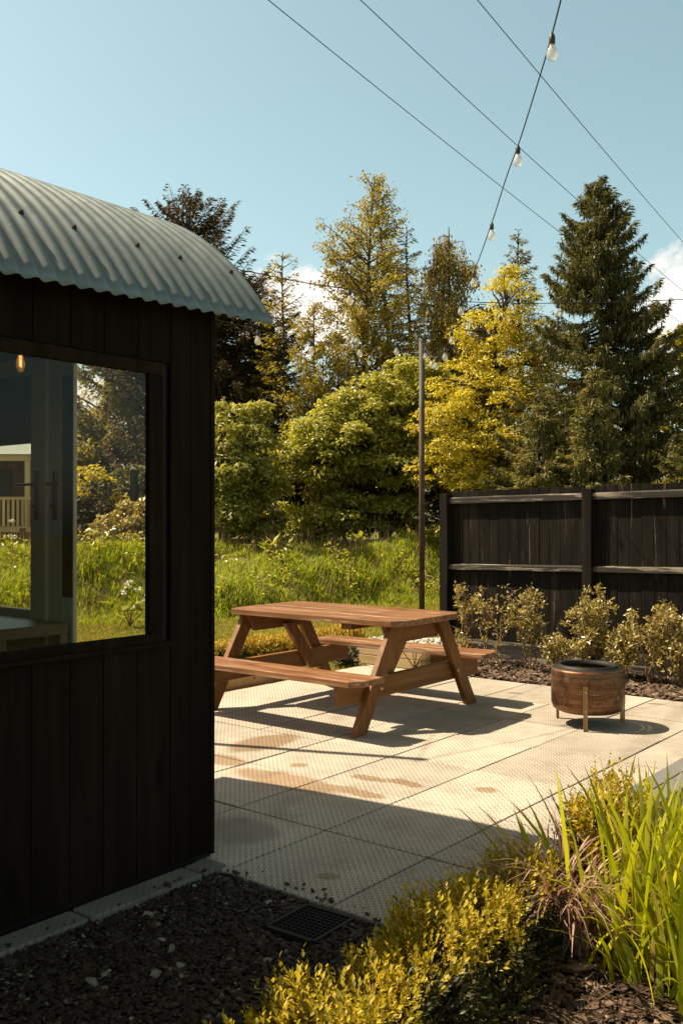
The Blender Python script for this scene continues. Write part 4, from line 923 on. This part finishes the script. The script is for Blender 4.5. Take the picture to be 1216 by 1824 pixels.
shrub(1118,1100,(8.25,3.42),'low rounded golden shrub right of the densest shrub',77,8,1700,.20,.0)
shrub(1178,1064,(8.25,3.10),'tall open shrub second from the right picture edge',78,7,1500,.22,.25,low=.2)
shrub(1222,1090,(8.20,2.86),'leafy shrub cut by the right picture edge',79,8,1500,.20,.1)
shrub(838,1128,(8.15,4.98),'small knee high leafy shrub between the first two fence shrubs',81,3,260,.08,.0)

# ================================================================ LOW HEDGES
def hedge(name,label,P0,P1,w,h,dens,mat,inner,seed,L=.022,sprig=.09,hvar=.05,group=None,zb=-.02,core=.85,gold_from=.0):
    """clipped row of small leaved shoots: short upright sprigs with paired leaves all over the top and sides"""
    r=np.random.default_rng(seed); P0=np.array(P0,float);P1=np.array(P1,float); Ld=np.linalg.norm(P1-P0); ax=(P1-P0)/Ld; nx_=np.array([-ax[1],ax[0]])
    root=empty(name,(*((P0+P1)/2),0)); tag(root,label,'hedge',group); O=np.array([*((P0+P1)/2),0])
    n=int(dens*Ld*(w+2*h)); s=r.uniform(-.02,Ld+.02,n); th=r.uniform(-.15,np.pi+.15,n); keep=np.sin(s*17+seed)+np.sin(s*31+th*5)+1.4*np.sin(th)>-.55+r.normal(size=n)*.3; s,th=s[keep],th[keep]; n=len(s)
    bulge=1+.16*np.sin(s*9+seed)+.10*np.sin(s*21+2*th); rad=r.uniform(.72,1.0,n)
    endr=np.clip(np.minimum(s,Ld-s)/(.5*w),0.02,1)**.5
    cy=np.cos(th)*(np.abs(np.cos(th))**-.35)*w/2*bulge*rad*endr; cz=h*(.28+.72*np.clip(np.sin(th),0,1)**.6*bulge*rad*(.6+.4*endr)); cz=np.where(r.random(n)<.35,cz*r.uniform(.15,1,n),cz)+zb
    B=np.c_[P0+ax*s[:,None]+nx_*cy[:,None],cz]-O
    D=unit(np.c_[nx_*np.cos(th)[:,None]*.8+r.normal(size=(n,2))*.25,.55+.7*np.clip(np.sin(th),0,1)+r.normal(size=n)*.2])
    sl=sprig*r.uniform(.5,1.35,n); V=[]
    for k in range(9):
        t=(k+.5)/9; a=k*1.7+r.uniform(0,6,n); side=unit(np.cross(D,ball(r,n))); ang=.55+.5*(1-t)
        ld=D*math.cos(ang)+side*math.sin(ang); l=L*r.uniform(.5,1.35,n)*(1.1-.35*t)
        V.append(leaves(B+D*(sl*t)[:,None],ld,D+side*.4,l,l*.52,.14))
    new=(cz-zb>h*gold_from)|(r.random(n)<.06)|((np.cos(th)>.05)&(cz>.3*h)); k4=np.repeat(new,4)  # dark old-leaf colour on the shaded front also paints in its shade
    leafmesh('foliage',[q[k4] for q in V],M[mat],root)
    if (~new).any(): leafmesh('shaded_old_foliage',[q[~k4] for q in V],M[inner],root)
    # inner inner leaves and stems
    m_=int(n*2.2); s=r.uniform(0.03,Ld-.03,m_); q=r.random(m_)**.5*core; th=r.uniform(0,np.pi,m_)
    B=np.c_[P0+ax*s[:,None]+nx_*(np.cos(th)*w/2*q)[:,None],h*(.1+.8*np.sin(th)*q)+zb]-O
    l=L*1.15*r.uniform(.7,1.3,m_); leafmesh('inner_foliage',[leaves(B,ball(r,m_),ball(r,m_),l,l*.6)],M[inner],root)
    m=MB(); m.tube([np.r_[P0,zb+.01]-O,np.r_[P1,zb+.01]-O],.012,5)
    for k in range(max(4,int(Ld*26))):
        s0=r.uniform(.05,Ld-.05); y=r.normal()*w*.12; p=np.array([*(P0+ax*s0+nx_*y),zb])-O; e=p+np.array([*(nx_*r.normal()*w*.3+ax*r.normal()*.06),h*.8]); m.tube(curve(p,e,0,4),[.006,.005,.003,.002],4,False)
    m.build('stem',M['bark'],root)
    return root
hedge('box_hedge','low golden green box hedge running along the front of the planting bed',(1.15,1.37),(3.02,1.55),.29,.30,2700,'box','box_inner',91,L=.022,sprig=.080,gold_from=.74)
hedge('box_bush','upright golden box bush among the sword leaved plants',(3.16,1.44),(3.44,1.40),.40,.56,1400,'box','box_inner',92,L=.024,sprig=.10,gold_from=.35)
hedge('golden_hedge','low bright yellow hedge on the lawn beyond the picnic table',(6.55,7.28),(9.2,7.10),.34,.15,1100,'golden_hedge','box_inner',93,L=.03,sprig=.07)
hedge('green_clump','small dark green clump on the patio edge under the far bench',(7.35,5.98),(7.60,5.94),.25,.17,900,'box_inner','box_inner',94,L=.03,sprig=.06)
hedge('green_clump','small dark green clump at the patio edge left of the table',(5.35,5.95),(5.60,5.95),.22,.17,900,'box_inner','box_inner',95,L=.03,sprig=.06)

# ================================================================ SWORD LEAVED PLANTS
def swords(name,label,c,n,spread,L,W,seed,mat='iris',bend=(.1,.6),face=None,cat='plant',lean=0.,fan=None,nseg=7,grp=None):
    r=np.random.default_rng(seed); a=r.uniform(0,6.28,n) if fan is None else fan+r.normal(size=n)*.8
    B=np.c_[r.normal(size=(n,2))*spread*.5,np.zeros(n)]; Lh=L*r.uniform(.55,1.1,n); Wd=W*r.uniform(.6,1.15,n)
    t0=np.abs(r.normal(.16,.12,n))+lean; bd=r.uniform(bend[0],bend[1],n)**1.3*1.9
    d=np.c_[np.cos(a),np.sin(a)]; tw=a+np.pi/2+r.normal(size=n)*.9; sd=np.c_[np.cos(tw),np.sin(tw),np.zeros(n)]
    p=B.copy(); rows=[]
    for k in range(nseg+1):
        t=k/nseg; w=Wd*(.55+.9*t-1.0*t*t if t<.55 else .745*(1-((t-.55)/.45)**1.8))
        w=np.maximum(w,.0008); kp=np.c_[d*-.12,np.full(n,.0)]*(w)[:,None]
        rows.append(np.stack([p-sd*(w/2)[:,None],p+kp,p+sd*(w/2)[:,None]],1))
        ang=t0+bd*t**1.7; p=p+np.c_[d*np.sin(ang)[:,None],np.cos(ang)]*(Lh/nseg)[:,None]
    V=np.stack(rows,1).reshape(n,-1,3); q=[]
    for k in range(nseg):
        for c_ in (0,1): q.append((k*3+c_,k*3+c_+1,(k+1)*3+c_+1,(k+1)*3+c_))
    f=(np.array(q)[None]+np.arange(n)[:,None,None]*((nseg+1)*3)).reshape(-1,4)
    root=raw(name,V.reshape(-1,3),[f],M[mat],None,True); root.location=(c[0],c[1],-.01); return tag(root,label,cat,grp)
IG='sword leaved clumps in the planting bed'
swords('sword_plant','tall sword leaved clump at the right picture edge in front of the grey edging',(3.16,.94),150,.32,.62,.029,101,grp=IG)
swords('sword_plant','dense sword leaved clump in the middle of the bed right of the dry grass',(3.08,1.15),95,.24,.64,.028,102,grp=IG)
swords('sword_plant','sword leaved clump with arching lower leaves nearest the camera',(2.90,1.06),50,.18,.46,.025,103,bend=(.35,1.0),lean=.18,grp=IG)
swords('sword_plant','sword leaved clump behind the golden box bush at the back of the bed',(3.58,1.24),60,.28,.54,.026,104,grp=IG)
swords('sword_plant','sword leaved clump at the bottom right corner of the bed',(3.02,.82),56,.22,.56,.026,105,bend=(.2,.9),grp=IG)
swords('sword_plant','sparse sword leaved plant leaning left over the paving behind the hedge',(3.25,1.60),14,.14,.50,.026,106,lean=.25,fan=math.atan2(-RT[1],-RT[0]),grp=IG)
swords('sword_plant','tall sword leaved clump farthest along the grey edging',(4.00,1.10),60,.30,.46,.030,107,grp=IG)
swords('dry_grass_clump','mound of dead brown grass strands drooping over the hedge end',(2.96,1.42),330,.10,.56,.011,108,'dry',(.75,1.3),lean=.15,cat='dry grass')
swords('dry_grass_clump','tuft of dead reddish strands behind the golden box bush',(3.55,1.42),110,.10,.42,.008,109,'dry',(.3,.9),cat='dry grass')
r=np.random.default_rng(120); n=420; P=np.c_[r.uniform(1.9,3.2,n),r.uniform(.55,1.42,n),r.uniform(.015,.06,n)]; a=r.uniform(0,6.28,n)
l=r.uniform(.10,.34,n); o=leafmesh('leaf_litter',[leaves(P,np.c_[np.cos(a),np.sin(a),r.normal(size=n)*.10],np.tile([0,0,1.],(n,1))+r.normal(size=(n,3))*.3,l,r.uniform(.006,.016,n))],M['dry_dark']); tag(o,'dead brown strap leaves lying on the dark soil of the bed','leaf litter',kind='stuff')
# weed by the planter
shr=np.random.default_rng(3)
weed('small_weed',738,1185,at(738,1185,9.3)[0]*0+9.35,'tiny brown stemmed weed growing in front of the timber sleeper box',8,9,.06,mat='dry')
# ================================================================ LIGHT
sc=bpy.context.scene
sun=bpy.data.lights.new('sun','SUN'); so=bpy.data.objects.new('sun',sun); C.objects.link(so)
sun.energy=5.0; sun.angle=R_(.53); sun.color=(1.0,.86,.63)
so.rotation_euler=SUN.to_track_quat('-Z','Y').to_euler(); so.location=(-5,12,20)
wd=bpy.data.worlds.new('World'); sc.world=wd; wd.use_nodes=True
n=N('',wd)
sky=n.n('TexSky'); sky.sky_type='NISHITA'; sky.sun_disc=False
sky.sun_elevation=math.asin(-SUN.z); sky.sun_rotation=math.atan2(-SUN.x,-SUN.y); sky.altitude=100; sky.air_density=1.0; sky.dust_density=1.6; sky.ozone_density=1.0
dirv=n.co('Generated')
hs=n.n('HueSaturation', i_Hue=.462, i_Saturation=.82, i_Value=1.0, i_Color=sky.outputs[0]).outputs[0]
col=n.mix(1.0,hs,(1.02,1.0,.90),'MULTIPLY')
el=n.n('SeparateXYZ', i_0=dirv).outputs[2]
up=n.ramp(el,[(.50,0.),(.68,1.)])
col=n.mix(up,col,n.mix(1.0,col,(.80,.55,.36),'MULTIPLY'))   # haze added overhead, out of frame, to dim and warm the fill light
# fair-weather cumulus low in the sky: two banks of it
def dirto(px,py):
    d=at(px,py,10)-np.array([0,0,EYE]); return d/np.linalg.norm(d)
nz=n.noise(n.map(dirv,(1,1,1.5)),9,8,.62,.3)
cl=None
for (px,py,r,w) in ((505,560,.07,.85),(1250,575,.085,1.),(430,540,.05,.8),(240,720,.10,.8)):
    dd=n.n('VectorMath', operation='SUBTRACT', i_0=dirv); dd.inputs[1].default_value=tuple(dirto(px,py))
    sc_=n.n('VectorMath', operation='MULTIPLY', i_0=dd.outputs[0]); sc_.inputs[1].default_value=(1,1,1.45)
    ln=n.n('VectorMath', operation='LENGTH', i_0=sc_.outputs[0]).outputs['Value']
    b=n.math('MULTIPLY',n.math('SUBTRACT',1.0,n.math('DIVIDE',ln,r)),w)
    cl=b if cl is None else n.math('MAXIMUM',cl,b)
cv=n.math('ADD',n.math('MULTIPLY',n.math('SUBTRACT',nz,.5),2.6),cl)
mask=n.ramp(cv,[(.02,0.),(.30,1.)])
col=n.mix(mask,col,(6.4,6.1,5.6))
bg=n.n('Background', i_Color=col, i_Strength=.088)
n.t.links.new(bg.outputs[0], n.n('OutputWorld').inputs[0])
v=sc.view_settings; sc.display_settings.display_device='sRGB'; v.view_transform='Standard'; v.look='None'; v.exposure=1.04; v.gamma=1.0; v.use_curve_mapping=False
sc.cycles.max_bounces=8; sc.cycles.transparent_max_bounces=24; sc.cycles.diffuse_bounces=3; sc.cycles.glossy_bounces=3; sc.cycles.transmission_bounces=6
sc.cycles.caustics_reflective=False; sc.cycles.caustics_refractive=False
try: sc.cycles.use_denoising=True
except Exception: pass
